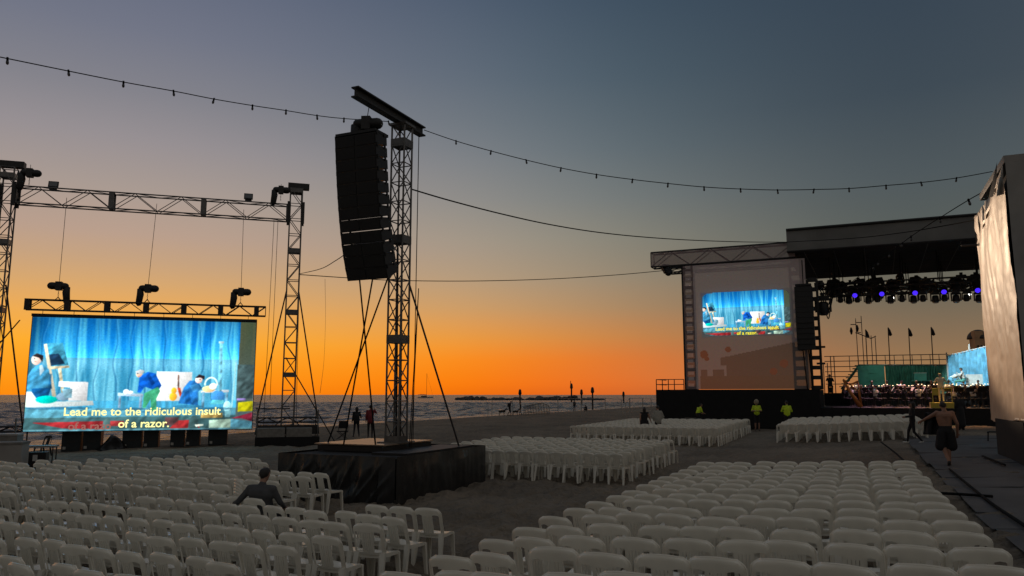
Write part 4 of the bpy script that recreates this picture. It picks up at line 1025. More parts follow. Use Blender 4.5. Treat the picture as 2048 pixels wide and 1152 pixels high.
strut('top_pipe', T(1893, 712, 9.8), T(1990, 689, 5.4), .05, 'white_cloth', br)
a = T(1916, 776, 6.6); mb = MB()
c = T(1940, 771, 6.2); mb = MB().box((c.x, c.y, set_z + .45), (1.1, .5, .12), AX); bed = thing('day_bed', 'white day bed in the lit blue set room', 'bed', (c.x, c.y, set_z)); part('mattress', mb, 'white_cloth', bed)
part('head_board', MB().box(Vector((c.x, c.y, set_z + .85)) + Vv * .35 + Uv * .45, (.5, .05, .45), AX), 'white_cloth', bed)
for k in (-1, 1): part('leg', MB().box(Vector((c.x, c.y, set_z + .2)) + Vv * k, (.06, .4, .2), AX), 'white_cloth', bed)
c = T(1850, 780, 9.2); tb_ = thing('small_table', 'pale small table before the green drape', 'table', (c.x, c.y, set_z + .06)); part('top', MB().box((c.x, c.y, set_z + .95), (.8, .4, .03), AX), 'green_panel', tb_); part('leg', MB().box((c.x, c.y, set_z + .5), (.06, .06, .44), AX), 'green_panel', tb_)
t = thing('model_house', 'pale box standing on the small table before the green drape', 'box', Vector((c.x, c.y, set_z + .98)) - Vv * .2); part('body', MB().box(Vector((c.x, c.y, set_z + 1.22)) - Vv * .25, (.38, .3, .24), AX), 'green_panel', t); part('lid', MB().box(Vector((c.x, c.y, set_z + 1.48)) - Vv * .25, (.4, .32, .02), AX), 'white_cloth', t)
# scaffold with stairs behind the set
sc_ = thing('scaffold', 'open pipe scaffold with a stair beside and behind the green wall', 'scaffold', T(1700, 789, 13))
zl = [T(1700, y, 13).z for y in (779, 768, 753, 743, 733, 722, 712)]
for px in (1650, 1658, 1665, 1672): a = T(px, 790, 13); strut('upright', (a.x, a.y, floor_z), (a.x, a.y, zl[-1] + (0 if px > 1660 else -.5)), .035, 'steel', sc_)
for k, z_ in enumerate(zl[1:]): 
    a, b = T(1650, 740, 13), T(1718 if k < 3 else 1896, 740, 13); strut('ledger', (a.x, a.y, z_), (b.x, b.y, z_), .03, 'steel', sc_)
for px in range(1700, 1900, 18): a = T(px, 740, 13); strut('rail_post', (a.x, a.y, zl[3]), (a.x, a.y, zl[-1]), .025, 'steel', sc_)
a, b = T(1683, 779, 12.5), T(1718, 731, 12.5); part('stair_stringer', MB().tube([a, b], .1, 4), 'green_panel', sc_)
for k in range(8): q = a.lerp(b, (k + .5) / 8); part('stair_tread', MB().box(q + Z * .1, (.22, .35, .03), AX), 'green_panel', sc_)
# masts and flag poles beyond the stage
mast = thing('scaffold_mast', 'tall thin pipe mast with small arms rising behind the scaffold', 'mast', T(1720, 790, 15))
for px, y0 in ((1711, 637), (1722, 632), (1742, 671), (1750, 672)):
    a, b = T(px, 722, 15), T(px, y0, 15); strut('pipe', (b.x, b.y, a.z - 2), b, .03, 'steel', mast)
for (x0, y0, x1, y1) in ((1701, 649, 1711, 649), (1711, 645, 1722, 645), (1711, 665, 1742, 677), (1742, 677, 1752, 672), (1722, 665, 1711, 666)): strut('arm', T(x0, y0, 15), T(x1, y1, 15), .035, 'steel', mast)
for i, (px, py) in enumerate(((1777, 656), (1818, 657), (1863, 655), (1732, 660))):
    a, b = T(px + 2, 735, 20), T(px - 1, py, 20); f_ = thing('flag_pole', ('slim flag pole with furled dark flag, nearest the scaffold mast', 'slim flag pole with furled dark flag, middle of the three beyond the set', 'slim flag pole with furled dark flag, nearest the blue set room', 'slim flag pole with furled dark flag beside the pipe mast')[i], 'flag pole', (a.x, a.y, a.z - 4), 'flag poles')
    strut('pole', (a.x, a.y, a.z - 4), b, .04, 'dark_steel', f_); part('flag', MB().tube([b + Z * .05, b - Z * .2 + Vv * .08, b - Z * .6 + Vv * .14, b - Z * .68 + Vv * .15], [.03, .10, .15, .03], 6), 'flag', f_, True)
for i, (px, py) in enumerate(((1702, 655), (1714, 650))):
    a = T(px, py, 14.8); b = T(px + 1, py + 14, 14.8); o = link('hanging_banner', MB().tube([a, a.lerp(b, .5), b], [.05, .12, .05], 6).mesh('hanging_banner', 'flag', True)); tag(o, ('dark furled banner on the outer arm of the pipe mast', 'dark furled banner on the inner arm of the pipe mast')[i], 'banner')
# domed pavilion far beyond
dc = T(1966, 792, 55); kk = dc.y / F; dom = thing('domed_pavilion', 'tan stone pavilion with a dark dome beyond the blue set room', 'building', (dc.x, dc.y, 0))
zr = T(1966, 678, 55).z; rD = 20 * kk
mb = MB().tube([(dc.x, dc.y, 0), (dc.x, dc.y, zr)], rD * .8, 12); part('drum', mb, 'tan_stone', dom)
pr = [(rD * math.cos(R(a)), zr + rD * .95 * math.sin(R(a))) for a in range(0, 91, 10)]; mb = MB().tube([(dc.x, dc.y, z_) for r_, z_ in pr], [max(r_, .05) for r_, z_ in pr], 24); part('dome_roof', mb, 'dome', dom, True)
part('porch', MB().box((dc.x - rD * .45, dc.y - rD * .6, (zr - .3) / 2 + .6), (rD * .42, rD * .3, (zr + .9) / 2)), 'tan_stone', dom)
for k, x_ in enumerate((-.62, -.3)):
    w_ = rD * .1; xx, yy = dc.x + rD * x_, dc.y - rD * .91; mb = MB(); mb.poly([(xx - w_, yy, zr - 3), (xx + w_, yy, zr - 3)] + [(xx + w_ * math.cos(R(a)), yy, zr - .9 + w_ * math.sin(R(a))) for a in range(0, 181, 20)], [tuple(range(12))]); part('arched_window', mb, 'dome', dom)

# lamps that are lit on the rig (blue wash on the set, warm spots on the podium)
def spot(name, loc, target, watts, col, size, blend=.4, rad=.15):
    l = bpy.data.lights.new(name, 'SPOT'); l.energy = watts; l.color = col; l.spot_size = R(size); l.spot_blend = blend; l.shadow_soft_size = rad
    o = bpy.data.objects.new(name, l); COL.objects.link(o); o.location = loc; o.rotation_euler = (Vector(target) - Vector(loc)).to_track_quat('-Z', 'Y').to_euler(); return o
spot('blue_set_spot', T(1850, 612, 2.5), T(1944, 738, 7.2), 2300, (.72, .92, 1), 40, .3)
spot('green_set_spot', T(1764, 612, 4.5), T(1800, 760, 10), 260, (.6, 1, .8), 50, .6)
spot('podium_spot', T(1889, 612, 4.5), T(1885, 792, 1.2), 2200, (1, .78, .2), 17, .5)
spot('orchestra_spot', T(1764, 612, 6.0), T(1790, 800, 3.5), 3200, (.85, .42, .6), 60, .6)
spot('orchestra_spot', T(1831, 612, 6.0), T(1860, 800, 3.0), 3600, (1, .5, .22), 60, .6)

# ------------------------------------------------------------------ tall tower wrapped in tarpaulin
nc = P(2050, 790, 20.5); nc = Vector((nc.x, nc.y, 0)); fcn = nc + Uv * 5.8
tg = float(gz(nc.x, nc.y)); ttop = P(2003, 338, 20.9).z; tbot = P(2034, 850, 20.5).z
wt = thing('wrapped_tower', 'tall tower wrapped in creased cream tarpaulin with a black skirt beside the walkway', 'tower', onto(nc))
def tarp_face(a, b, z0, z1, nr, amp, seed, slope=0.0, n=40, m=90, vertical=True):
    mb = MB(); pts = []
    for j in range(m + 1):
        for i in range(n + 1):
            s, t = i / n, j / m; q = a.lerp(b, s); z = z0 + (z1 - z0) * t + (slope * s if t > .97 else 0) + (.10 * math.sin(s * 5 + 1) * (t < .01))
            w_ = .5 * noise.noise((s * 2, t * 3.0, seed + 7)); d = amp * (1.1 * (1 - 2.4 * abs(noise.noise((s * 5.0 + w_ * 2 + t * 1.2, t * 2.2, seed + 3)))) + .9 * noise.noise((s * 2.2, t * 2.0, seed)) + .55 * (1 - 2.4 * abs(noise.noise((s * 11 - t * 5 + w_, t * 5, seed + 5)))) + .25 * noise.noise((s * 22, t * 30, seed)))
            pts.append(Vector((q.x, q.y, z)) + nr * d)
    w = n + 1; mb.poly(pts, [(j * w + i, j * w + i + 1, (j + 1) * w + i + 1, (j + 1) * w + i) for j in range(m) for i in range(n)]); return mb
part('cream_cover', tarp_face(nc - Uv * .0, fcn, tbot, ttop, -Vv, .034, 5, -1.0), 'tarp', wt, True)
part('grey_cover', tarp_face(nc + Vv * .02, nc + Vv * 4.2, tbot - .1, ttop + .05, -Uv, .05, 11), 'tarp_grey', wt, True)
mid = nc + Uv * 2.3 + Vv * 2.1
part('inner_frame', MB().box((mid.x, mid.y, (ttop + tg) / 2), (1.95, 2.15, (ttop - tg) / 2 - .1), AX), 'stage_black', wt)
part('skirt', MB().box((mid.x, mid.y, (tbot + tg) / 2 - .05), (2.2, 2.3, (tbot - tg) / 2 + .1), AX), 'stage_black', wt)
a = nc + Z * ttop; part('corner_flap', MB().poly([a + Z * .1 - Vv * .16, a + Uv * 1.6 - Vv * .2 - Z * .55, a + Uv * .5 - Vv * .24 - Z * .75, a - Z * .4 - Vv * .2], [(0, 1, 2, 3), (3, 2, 1, 0)]), 'stage_black', wt)
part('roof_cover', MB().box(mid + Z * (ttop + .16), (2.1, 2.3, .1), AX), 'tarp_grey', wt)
strut('side_pipe', fcn - Vv * .5 + Z * (ttop - 1.2), fcn + Vv * .6 + Z * (ttop - 1.2), .04, 'dark_steel', wt)
lamp('added lamp under the wing truss aimed at the wrapped tower', T(1330, 533, .8), 1.3, R(40), None, R(200))  # lamp body added as a mount for the light on the wrapped tower
spot('added_tower_spot', T(1330, 545, .3), nc + Uv * 2.9 + Z * 6.3, 32000, (1, .72, .48), 14, .4, .3)  # added warm light to brighten the cream cover; its real source is unseen

# ------------------------------------------------------------------ people
def body(name, label, loc, yaw, j=None, mats=None, H=1.75, voxel=.024, extra=(), skirt=None, fingers=False, group=None, cat='person'):
    J = dict(pelvis=(0, 0, .95), waist=(0, 0, 1.1), chest=(0, .0, 1.3), neck=(0, -.01, 1.47), head=(0, .02, 1.62))
    for s, n in ((1, 'r'), (-1, 'l')):
        J.update({'sh' + n: (s * .175, 0, 1.42), 'el' + n: (s * .235, -.03, 1.14), 'wr' + n: (s * .235, .07, .90), 'hip' + n: (s * .09, 0, .92), 'kn' + n: (s * .10, .03, .50), 'an' + n: (s * .10, -.03, .09), 'to' + n: (s * .115, .14, .045)})
    J.update(j or {}); J = {k: Vector(v) for k, v in J.items()}
    mt = dict(torso='cloth_black', arm='cloth_black', fore='skin', leg='cloth_black', calf=None, shoe='shoe', hair='hair', skin='skin', hip=None); mt.update(mats or {})
    hp_ = mt['hip'] or mt['leg']; cf = mt['calf'] or mt['leg']; seg = []
    def sg(a, b, r1, r2, m): seg.append((Vector(a), Vector(b), r1, r2, m))
    side = (J['shr'] - J['shl']).normalized(); hs = (J['hipr'] - J['hipl']).normalized()
    for s in (-1, 1):
        sg(J['pelvis'] + hs * .055 * s, J['waist'] + side * .05 * s, .115, .105, hp_)
        sg(J['waist'] + side * .05 * s, J['chest'] + side * .075 * s, .108, .115, mt['torso'])
    sg(J['chest'], J['neck'], .11, .062, mt['torso']); sg(J['neck'], J['head'] - (J['head'] - J['neck']).normalized() * .02, .052, .05, mt['skin'])
    upv = (J['head'] - J['neck']).normalized(); fw = side.cross(upv) * -1 if side.cross(upv).y < 0 else side.cross(upv)
    fw = Vector((0, 1, 0)) if fw.length < .1 else fw.normalized()
    fw = (upv.cross(side) * 1).normalized(); fw = fw if fw.y >= 0 or abs(upv.z) < .5 else -fw
    sg(J['head'] - upv * .035 + fw * .015, J['head'] + upv * .035, .068, .082, mt['skin'])
    sg(J['head'] + upv * .03 - fw * .03, J['head'] + upv * .055 + fw * .012, .082, .08, mt['hair']); sg(J['head'] - fw * .045, J['head'] + upv * .03 - fw * .04, .06, .075, mt['hair'])
    sg(J['head'] + fw * .085 - upv * .005, J['head'] + fw * .093 - upv * .02, .014, .016, mt['skin'])
    for s in (-1, 1): sg(J['head'] + side * .08 * s, J['head'] + side * .083 * s + upv * .02, .016, .016, mt['skin'])
    for n, s in (('r', 1), ('l', -1)):
        sg(J['chest'] + side * .07 * s + Vector((0, 0, .07)), J['sh' + n], .09, .066, mt['torso'])
        sg(J['sh' + n], J['el' + n], .060, .045, mt['arm']); sg(J['el' + n], J['wr' + n], .045, .031, mt['fore'])
        d = (J['wr' + n] - J['el' + n]).normalized(); hand = J['wr' + n] + d * .05
        sg(J['wr' + n], hand + d * .03, .03, .033, mt['skin'])
        if fingers:
            e = d.cross(fw).normalized() if d.cross(fw).length > .2 else d.orthogonal().normalized()
            pn = e.cross(d).normalized()
            for q, L in ((-1.5, .062), (-.5, .076), (.5, .08), (1.5, .07)):
                k0 = hand + d * .045 + e * (.017 * q); k1 = k0 + d * L * .55 + pn * .008; sg(k0, k1, .0105, .010, mt['skin']); sg(k1, k1 + d * L * .4 + pn * .022, .010, .009, mt['skin'])
            k0 = J['wr' + n] + d * .03 + e * .032; sg(k0, k0 + d * .035 + e * .03, .013, .012, mt['skin']); sg(k0 + d * .035 + e * .03, k0 + d * .068 + e * .036, .012, .010, mt['skin'])
        else: sg(hand + d * .03, hand + d * .075, .03, .02, mt['skin']); sg(J['wr' + n] + d * .03, J['wr' + n] + d * .07 + fw * .035, .015, .013, mt['skin'])
        sg(J['hip' + n], J['kn' + n], .088, .062, mt['leg']); sg(J['kn' + n], J['an' + n], .060, .040, cf)
        sg(J['an' + n] + Vector((0, -.02, -.035)), J['to' + n], .045, .036, mt['shoe'])
    if skirt:
        for k in range(5): x = (k - 2) / 2 * skirt[1] * .7; sg((x * .5, 0, .95), (x, 0, skirt[0] + .06), .12, .09, skirt[2])
    seg += [(Vector(a), Vector(b), r1, r2, m) for a, b, r1, r2, m in extra]
    mb = MB()
    for a, b, r1, r2, m in seg: mb.capsule(a, b, r1, r2, 10)
    me = mb.mesh(name, 'skin'); o = link('tmp', me); md = o.modifiers.new('r', 'REMESH'); md.mode = 'VOXEL'; md.voxel_size = voxel
    ms = o.modifiers.new('s', 'SMOOTH'); ms.iterations = 3; ms.factor = .5
    dg = bpy.context.evaluated_depsgraph_get(); m2 = bpy.data.meshes.new_from_object(o.evaluated_get(dg)); bpy.data.objects.remove(o)
    names = sorted({x[4] for x in seg}); m2.materials.clear()
    for nm in names: m2.materials.append(M[nm])
    cen = np.empty(len(m2.polygons) * 3); m2.polygons.foreach_get('center', cen); cen = cen.reshape(-1, 3); best = np.full(len(cen), 9.0); idx = np.zeros(len(cen), int)
    for a, b, r1, r2, m in seg:
        a_, b_ = np.array(a), np.array(b); d = b_ - a_; t = np.clip(((cen - a_) @ d) / max(d @ d, 1e-9), 0, 1); dist = np.linalg.norm(cen - (a_ + t[:, None] * d), axis=1) - (r1 + (r2 - r1) * t)
        k = dist < best; best[k] = dist[k]; idx[k] = names.index(m)
    m2.polygons.foreach_set('material_index', idx); m2.polygons.foreach_set('use_smooth', [True] * len(idx)); m2.name = name
    k = H / 1.75; m2.transform(Matrix.Scale(k, 4)); o = link(name, m2); o.location = loc; o.rotation_euler = (0, 0, yaw); tag(o, label, cat, group); return o
# two people near the water's edge, looking out to sea
body('person', 'person in black hooded jacket standing by the water beside a camp chair', G(712, 874), R(25), dict(anr=(.17, -.03, .09), knr=(.13, .03, .5), tor=(.2, .12, .045), anl=(-.15, -.03, .09), tol=(-.18, .12, .045), wrr=(.30, .24, 1.12), elr=(.28, .0, 1.12)),
     dict(torso='cloth_black', arm='cloth_black', fore='cloth_black', leg='cloth_navy'), 1.66, extra=[((0, -.05, 1.2), (0, -.04, .95), .17, .19, 'cloth_black'), ((0, -.03, 1.56), (0, -.02, 1.66), .1, .1, 'hair')])
body('person', 'person in red jacket holding up a phone towards the sunset', G(740, 876), R(8), dict(elr=(.30, .12, 1.30), wrr=(.2, .32, 1.5)), dict(torso='cloth_red', arm='cloth_red', fore='cloth_red', leg='cloth_black'), 1.80, extra=[((0, -.02, 1.15), (0, -.02, .92), .165, .165, 'cloth_red')])
# seated man seen from behind in the near rows, one arm along the next chair
sd = onto(SEATED, 0.0)
body('person', 'man in charcoal shirt seated with one arm along the next chair', sd, YAW + R(10),
     dict(pelvis=(0, -.05, .52), waist=(0, -.10, .66), chest=(0, -.13, .84), neck=(0, -.11, .99), head=(0, -.06, 1.13), shr=(.2, -.13, .93), shl=(-.2, -.13, .93), ell=(-.37, -.2, .72), wrl=(-.54, -.06, .68), elr=(.28, -.04, .72), wrr=(.22, .2, .62),
          hipr=(.1, 0, .52), hipl=(-.1, 0, .52), knr=(.13, .42, .52), knl=(-.13, .42, .52), anr=(.13, .42, .1), anl=(-.13, .42, .1), tor=(.14, .58, .05), tol=(-.14, .58, .05)),
     dict(torso='cloth_charcoal', arm='cloth_charcoal', fore='cloth_charcoal', leg='cloth_navy'), 1.78, .014, extra=[((-.09, -.12, .86), (.09, -.12, .86), .13, .13, 'cloth_charcoal'), ((0, -.10, .72), (0, -.06, .56), .17, .18, 'cloth_charcoal')], fingers=True)
t = thing('plastic_chair', 'white plastic chair on which the man in charcoal sits', 'chair', onto(SEATED, -.01), 'white plastic chairs in rows', YAW)
for nm, me in ch_me: link(nm, me, t)
for k in range(5):
    t = thing('plastic_chair', f'white plastic chair, {ORD[k + 1]} from below in the stack beside the seated man', 'chair', onto(SEATED + Uv * .55 - Vv * .75, .05 * k - .01), 'white plastic chairs in rows', YAW - .5 + random.uniform(-.04, .04))
    for nm, me in ch_me: link(nm, me, t)
# couple between the far seating blocks
body('person', 'woman in long black dress with bare shoulder standing beside the man in pale shirt', G(1290, 879), R(-12), dict(elr=(.27, .05, 1.15), wrr=(.33, .15, .98)), dict(arm='skin', torso='cloth_black', leg='cloth_black'), 1.66, skirt=(.12, .3, 'cloth_black'), extra=[((0, -.05, 1.5), (0, -.06, 1.6), .09, .1, 'hair')])
body('person', 'man in loose pale shirt and dark trousers between the chair blocks', G(1317, 880), R(8), dict(elr=(.30, -.02, 1.16), wrr=(.2, .12, 1.02), ell=(-.30, -.02, 1.16), wrl=(-.2, .12, 1.02)), dict(torso='cloth_grey', arm='cloth_grey', fore='cloth_grey', leg='cloth_black'), 1.75,
     extra=[((-.1, 0, 1.15), (.1, 0, 1.15), .15, .15, 'cloth_grey'), ((0, 0, 1.2), (0, 0, 1.0), .17, .19, 'cloth_grey')])
VM = dict(torso='vest', arm='vest', fore='skin', leg='cloth_black')
body('person', 'worker in yellow vest stooping behind the far chairs by the wing base', G(1397, 861), R(-70), dict(chest=(0, .1, 1.27), neck=(0, .19, 1.42), head=(0, .25, 1.55), shr=(.17, .12, 1.38), shl=(-.17, .12, 1.38), elr=(.2, .2, 1.12), wrr=(.15, .38, 1.05), ell=(-.2, .2, 1.12), wrl=(-.15, .38, 1.05)), VM, 1.75)
body('person', 'worker in yellow vest and sun hat looking down at a phone in the aisle', G(1515, 862), R(170), dict(head=(0, .07, 1.60), elr=(.27, .0, 1.15), wrr=(.08, .26, 1.16), ell=(-.27, .0, 1.15), wrl=(-.08, .26, 1.16)), dict(VM, hair='cap', calf='skin'), 1.82,
     extra=[((0, .02, 1.68), (0, .03, 1.70), .15, .14, 'cap'), ((0, 0, 1.25), (0, .02, 1.05), .17, .17, 'vest')])
body('person', 'worker in yellow vest with back turned close to the stage wall', G(1576, 866), R(-5), dict(elr=(.28, .06, 1.16), wrr=(.14, .24, 1.14), ell=(-.28, .06, 1.16), wrl=(-.14, .24, 1.14)), dict(VM, arm='vest', fore='vest'), 1.8, extra=[((0, 0, 1.25), (0, 0, 1.05), .17, .175, 'vest')])
# woman walking across the mats
body('person', 'woman in black walking across the mats past the far chairs', G(1828, 888), R(72), dict(knr=(.09, .16, .52), anr=(.09, .22, .1), tor=(.1, .38, .06), knl=(-.09, -.02, .5), anl=(-.09, -.3, .13), tol=(-.1, -.16, .05), elr=(.22, .0, 1.15), wrr=(.18, .24, 1.12), ell=(-.22, .02, 1.15), wrl=(-.16, .27, 1.1)),
     dict(torso='cloth_black', arm='cloth_black', fore='cloth_black', leg='cloth_black', shoe='white_cloth'), 1.68, .018, extra=[((0, -.08, 1.55), (0, -.07, 1.66), .085, .09, 'hair'), ((0, -.09, 1.42), (0, -.08, 1.5), .06, .07, 'hair')])
# bare-chested man walking away on the mats, carrying a dark jacket over his arm
body('person', 'bare-chested man in dark shorts walking away along the mats', G(1897, 936), R(-18), dict(waist=(0, .01, 1.1), chest=(-.02, .0, 1.3), ell=(-.36, .10, 1.30), wrl=(-.50, .28, 1.20), elr=(.27, -.06, 1.14), wrr=(.28, .06, .90), knr=(.05, .06, .5), anr=(.03, -.02, .1), tor=(.05, .14, .05), knl=(-.07, .02, .52), anl=(-.02, -.22, .2), tol=(-.02, -.14, .07), head=(-.01, .05, 1.60)),
     dict(torso='skin_dark', arm='skin_dark', fore='skin_dark', skin='skin_dark', leg='cloth_black', calf='skin_dark', shoe='shoe'), 1.86, .013, fingers=True, extra=[((.10, 0, .92), (.14, .04, .56), .115, .125, 'cloth_black'), ((-.10, 0, .92), (-.15, .03, .56), .115, .125, 'cloth_black'), ((-.09, 0, 1.35), (.09, 0, 1.35), .12, .12, 'skin_dark')])
jk = G(1897, 936); pj = U(1866, 838, jk.x * UX + jk.y * UY + .2)
mb = MB(); n = 12; pts = []
for j in range(n):
    for i in range(n):
        s, t_ = i / (n - 1) - .5, j / (n - 1); p = pj + Vv * (s * (.42 + .1 * t_)) - Z * (t_ * .62 - .18) + Uv * (.10 * math.sin(s * 14 + t_ * 2) + .06 * noise.noise((s * 4, t_ * 4, 1))); pts.append(p)
mb.poly(pts, [(j * n + i, j * n + i + 1, (j + 1) * n + i + 1, (j + 1) * n + i) for j in range(n - 1) for i in range(n - 1)])
o = link('carried_jacket', mb.mesh('carried_jacket', 'cloth_black', True)); o.modifiers.new('t', 'SOLIDIFY').thickness = .03; tag(o, 'dark jacket hanging from the arm of the bare-chested man', 'jacket')
body('person', 'dark figure standing beyond the bare-chested man near the stage', G(1923, 861), R(0), None, dict(fore='cloth_black'), 1.85, .03, extra=[((0, 0, 1.0), (0, 0, .3), .18, .22, 'cloth_black')])
# strollers and dogs at the water's edge
body('person', 'stroller with a backpack walking dogs along the water', G(1019, 832), R(-75), dict(chest=(0, .06, 1.28), neck=(0, .12, 1.44), head=(0, .17, 1.58), knr=(.09, .12, .5), anr=(.09, .15, .09), anl=(-.09, -.22, .12), wrl=(-.2, .35, 1.05), ell=(-.22, .1, 1.12)), dict(fore='cloth_black'), 1.78, .035, extra=[((0, -.12, 1.35), (0, -.14, 1.15), .13, .14, 'cloth_navy')])
body('person', 'second stroller in dark coat beside the picket barrier', G(1041, 830), R(80), dict(knr=(.09, .1, .5), anr=(.09, .15, .09), anl=(-.09, -.2, .12)), dict(fore='cloth_navy', torso='cloth_navy'), 1.6, .035)
body('person', 'lone bather standing in the shallows beyond the fence posts', G(1149, 822), R(20), None, dict(torso='cloth_charcoal', fore='skin', leg='cloth_navy'), 1.75, .04)
body('person', 'small crouching figure on the sand before the surf', G(1172, 824), R(20), dict(pelvis=(0, -.1, .3), waist=(0, -.08, .45), chest=(0, 0, .62), neck=(0, .05, .75), head=(0, .1, .88), shr=(.16, .02, .7), shl=(-.16, .02, .7), elr=(.22, .2, .5), ell=(-.22, .2, .5), wrr=(.1, .4, .4), wrl=(-.1, .4, .4), hipr=(.1, -.1, .28), hipl=(-.1, -.1, .28), knr=(.15, .3, .45), knl=(-.15, .3, .45), anr=(.12, .2, .1), anl=(-.12, .2, .1), tor=(.12, .35, .05), tol=(-.12, .35, .05)), dict(fore='cloth_black'), 1.75, .04)
def dog(label, loc, yaw, s):
    seg = [((0, -.28, .52), (0, .25, .54), .12, .15), ((0, .3, .6), (0, .45, .76), .09, .075), ((0, .47, .78), (0, .58, .77), .075, .06), ((0, .58, .76), (0, .70, .73), .045, .035), ((0, -.36, .58), (0, -.62, .72), .03, .018)]
    for x in (-.07, .07):
        seg += [((x, .24, .5), (x, .23, .26), .06, .035), ((x, .23, .26), (x, .25, .03), .032, .03), ((x, -.28, .5), (x, -.2, .32), .08, .045), ((x, -.2, .32), (x, -.34, .2), .04, .028), ((x, -.34, .2), (x, -.32, .03), .026, .03), ((x * .7, .5, .84), (x * .9, .47, .9), .03, .015)]
    mb = MB()
    for a, b, r1, r2 in seg: mb.capsule(a, b, r1, r2, 8)
    o = link('tmp', mb.mesh('dog', 'dog')); md = o.modifiers.new('r', 'REMESH'); md.mode = 'VOXEL'; md.voxel_size = .025; dg = bpy.context.evaluated_depsgraph_get(); m2 = bpy.data.meshes.new_from_object(o.evaluated_get(dg)); bpy.data.objects.remove(o)
    m2.materials.clear(); m2.materials.append(M['dog']); m2.polygons.foreach_set('use_smooth', [True] * len(m2.polygons)); o = link('dog', m2); o.location = loc; o.rotation_euler = (0, 0, yaw); o.scale = (s,) * 3; tag(o, label, 'dog', 'dogs on the beach')
dog('dark dog with raised tail ahead of the stroller', G(1004, 832), R(-80), 1.05); dog('dark dog between the two strollers', G(1031, 831), R(-85), .9)
# camp chair by the water
c = G(684, 878); t = thing('camp_chair', 'dark folding camp chair on the sand by the water', 'chair', c)
for sx in (-1, 1):
    strut('leg', c + Vector((sx * .25, -.2, 0)), c + Vector((-sx * .25, -.18, .42)), .016, 'dark_steel', t); strut('leg', c + Vector((sx * .25, .22, 0)), c + Vector((-sx * .25, .2, .42)), .016, 'dark_steel', t)
    strut('back_post', c + Vector((sx * .26, .2, .35)), c + Vector((sx * .24, .3, .95)), .016, 'dark_steel', t); strut('arm_rest', c + Vector((sx * .3, .25, .62)), c + Vector((sx * .32, -.25, .6)), .025, 'dark_steel', t)
part('seat', MB().poly([c + Vector(q) for q in ((-.27, -.25, .44), (.27, -.25, .44), (.26, .22, .38), (-.26, .22, .38))] + [c + Vector(q) for q in ((-.27, -.25, .42), (.27, -.25, .42), (.26, .22, .36), (-.26, .22, .36))], [(0, 1, 2, 3), (7, 6, 5, 4), (0, 4, 5, 1), (1, 5, 6, 2), (2, 6, 7, 3), (3, 7, 4, 0)]), 'cloth_navy', t)
part('backrest', MB().box(c + Vector((0, .27, .75)), (.25, .02, .2)), 'cloth_black', t)

# orchestra
SIT = dict(pelvis=(0, -.05, .55), waist=(0, -.05, .72), chest=(0, .0, .95), neck=(0, .03, 1.13), head=(0, .06, 1.28), shr=(.18, 0, 1.07), shl=(-.18, 0, 1.07), elr=(.27, .12, .86), wrr=(.12, .32, .92), ell=(-.27, .12, .9), wrl=(-.15, .3, 1.05),
           hipr=(.1, 0, .53), hipl=(-.1, 0, .53), knr=(.15, .42, .52), knl=(-.15, .42, .52), anr=(.15, .42, .1), anl=(-.15, .42, .1), tor=(.16, .58, .05), tol=(-.16, .58, .05))
protos = []
fz = floor_z + .03
k = 0
mus = [(1688, 2.6), (1703, 3.4), (1722, 2.4), (1735, 4.2), (1752, 2.8), (1768, 4.6), (1780, 2.4), (1796, 3.6), (1810, 2.2), (1823, 4.4), (1838, 2.6), (1850, 3.8), (1862, 2.4), (1908, 2.6), (1922, 3.8), (1934, 2.4), (1947, 4.2), (1958, 2.8), (1971, 3.6), (1715, 5.6), (1745, 6.0), (1775, 6.2), (1805, 6.0), (1835, 6.2), (1865, 5.8), (1900, 5.6), (1930, 6.0), (1960, 5.8), (1695, 5.0), (1980, 5.0)]
for k, (px, off) in enumerate(mus):
    p = T(px, 800, off); p = Vector((p.x, p.y, fz + (.35 if off > 5 else 0)))
    cdir = T(1884, 800, 1.0) - p; yw = math.atan2(-cdir.x, cdir.y)
    if k < 3:
        o = body('musician', 'x', p, yw, SIT, [dict(), dict(torso='white_cloth', arm='white_cloth'), dict(hair='cap')][k] | dict(fore='cloth_black', leg='cloth_black'), 1.72, .04, cat='person', group='orchestra musicians'); protos.append(o)
    else:
        o = bpy.data.objects.new('musician', protos[k % 3 if k % 7 else 0].data); COL.objects.link(o); o.location = p; o.rotation_euler = (0, 0, yw); tag(o, 'x', 'person', 'orchestra musicians')
    o['label'] = f'dim seated musician on the stage, {ORD[[q[0] for q in sorted(mus)].index(px) + 1]} counted from the mesh wall side'
sx_ = [(1713, 2.0), (1747, 2.1), (1787, 2.0), (1826, 2.1), (1850, 1.6), (1705, 4.0), (1729, 3.4), (1763, 3.6), (1773, 4.8), (1800, 4.8), (1816, 3.2), (1842, 4.6), (1856, 3.4), (1873, 4.4), (1897, 2.2), (1912, 4.2), (1919, 2.0), (1940, 3.2), (1952, 4.6), (1966, 2.4), (1975, 4.6)]
smb = dict(pole=MB().tube([(0, 0, 0), (0, 0, 1.02)], .015, 6), desk=MB().box((0, -.03, 1.1), (.27, .012, .17), (Vector((1, 0, 0)), Vector((0, .85, .5)), Vector((0, -.5, .85)))), score=MB().box((0, .0, 1.12), (.2, .004, .13), (Vector((1, 0, 0)), Vector((0, .85, .5)), Vector((0, -.5, .85)))), lamp=MB().capsule((-.12, -.02, 1.34), (-.09, -.02, 1.34), .017, .017, 8).capsule((.09, -.02, 1.34), (.12, -.02, 1.34), .017, .017, 8), base=MB().tube([(0, 0, 0), (0, 0, .03)], [.2, .17], 8))
sme = {k: x.mesh('stand_' + k, dict(pole='black', desk='black', score='paper', lamp='stand_lamp', base='black')[k]) for k, x in smb.items()}
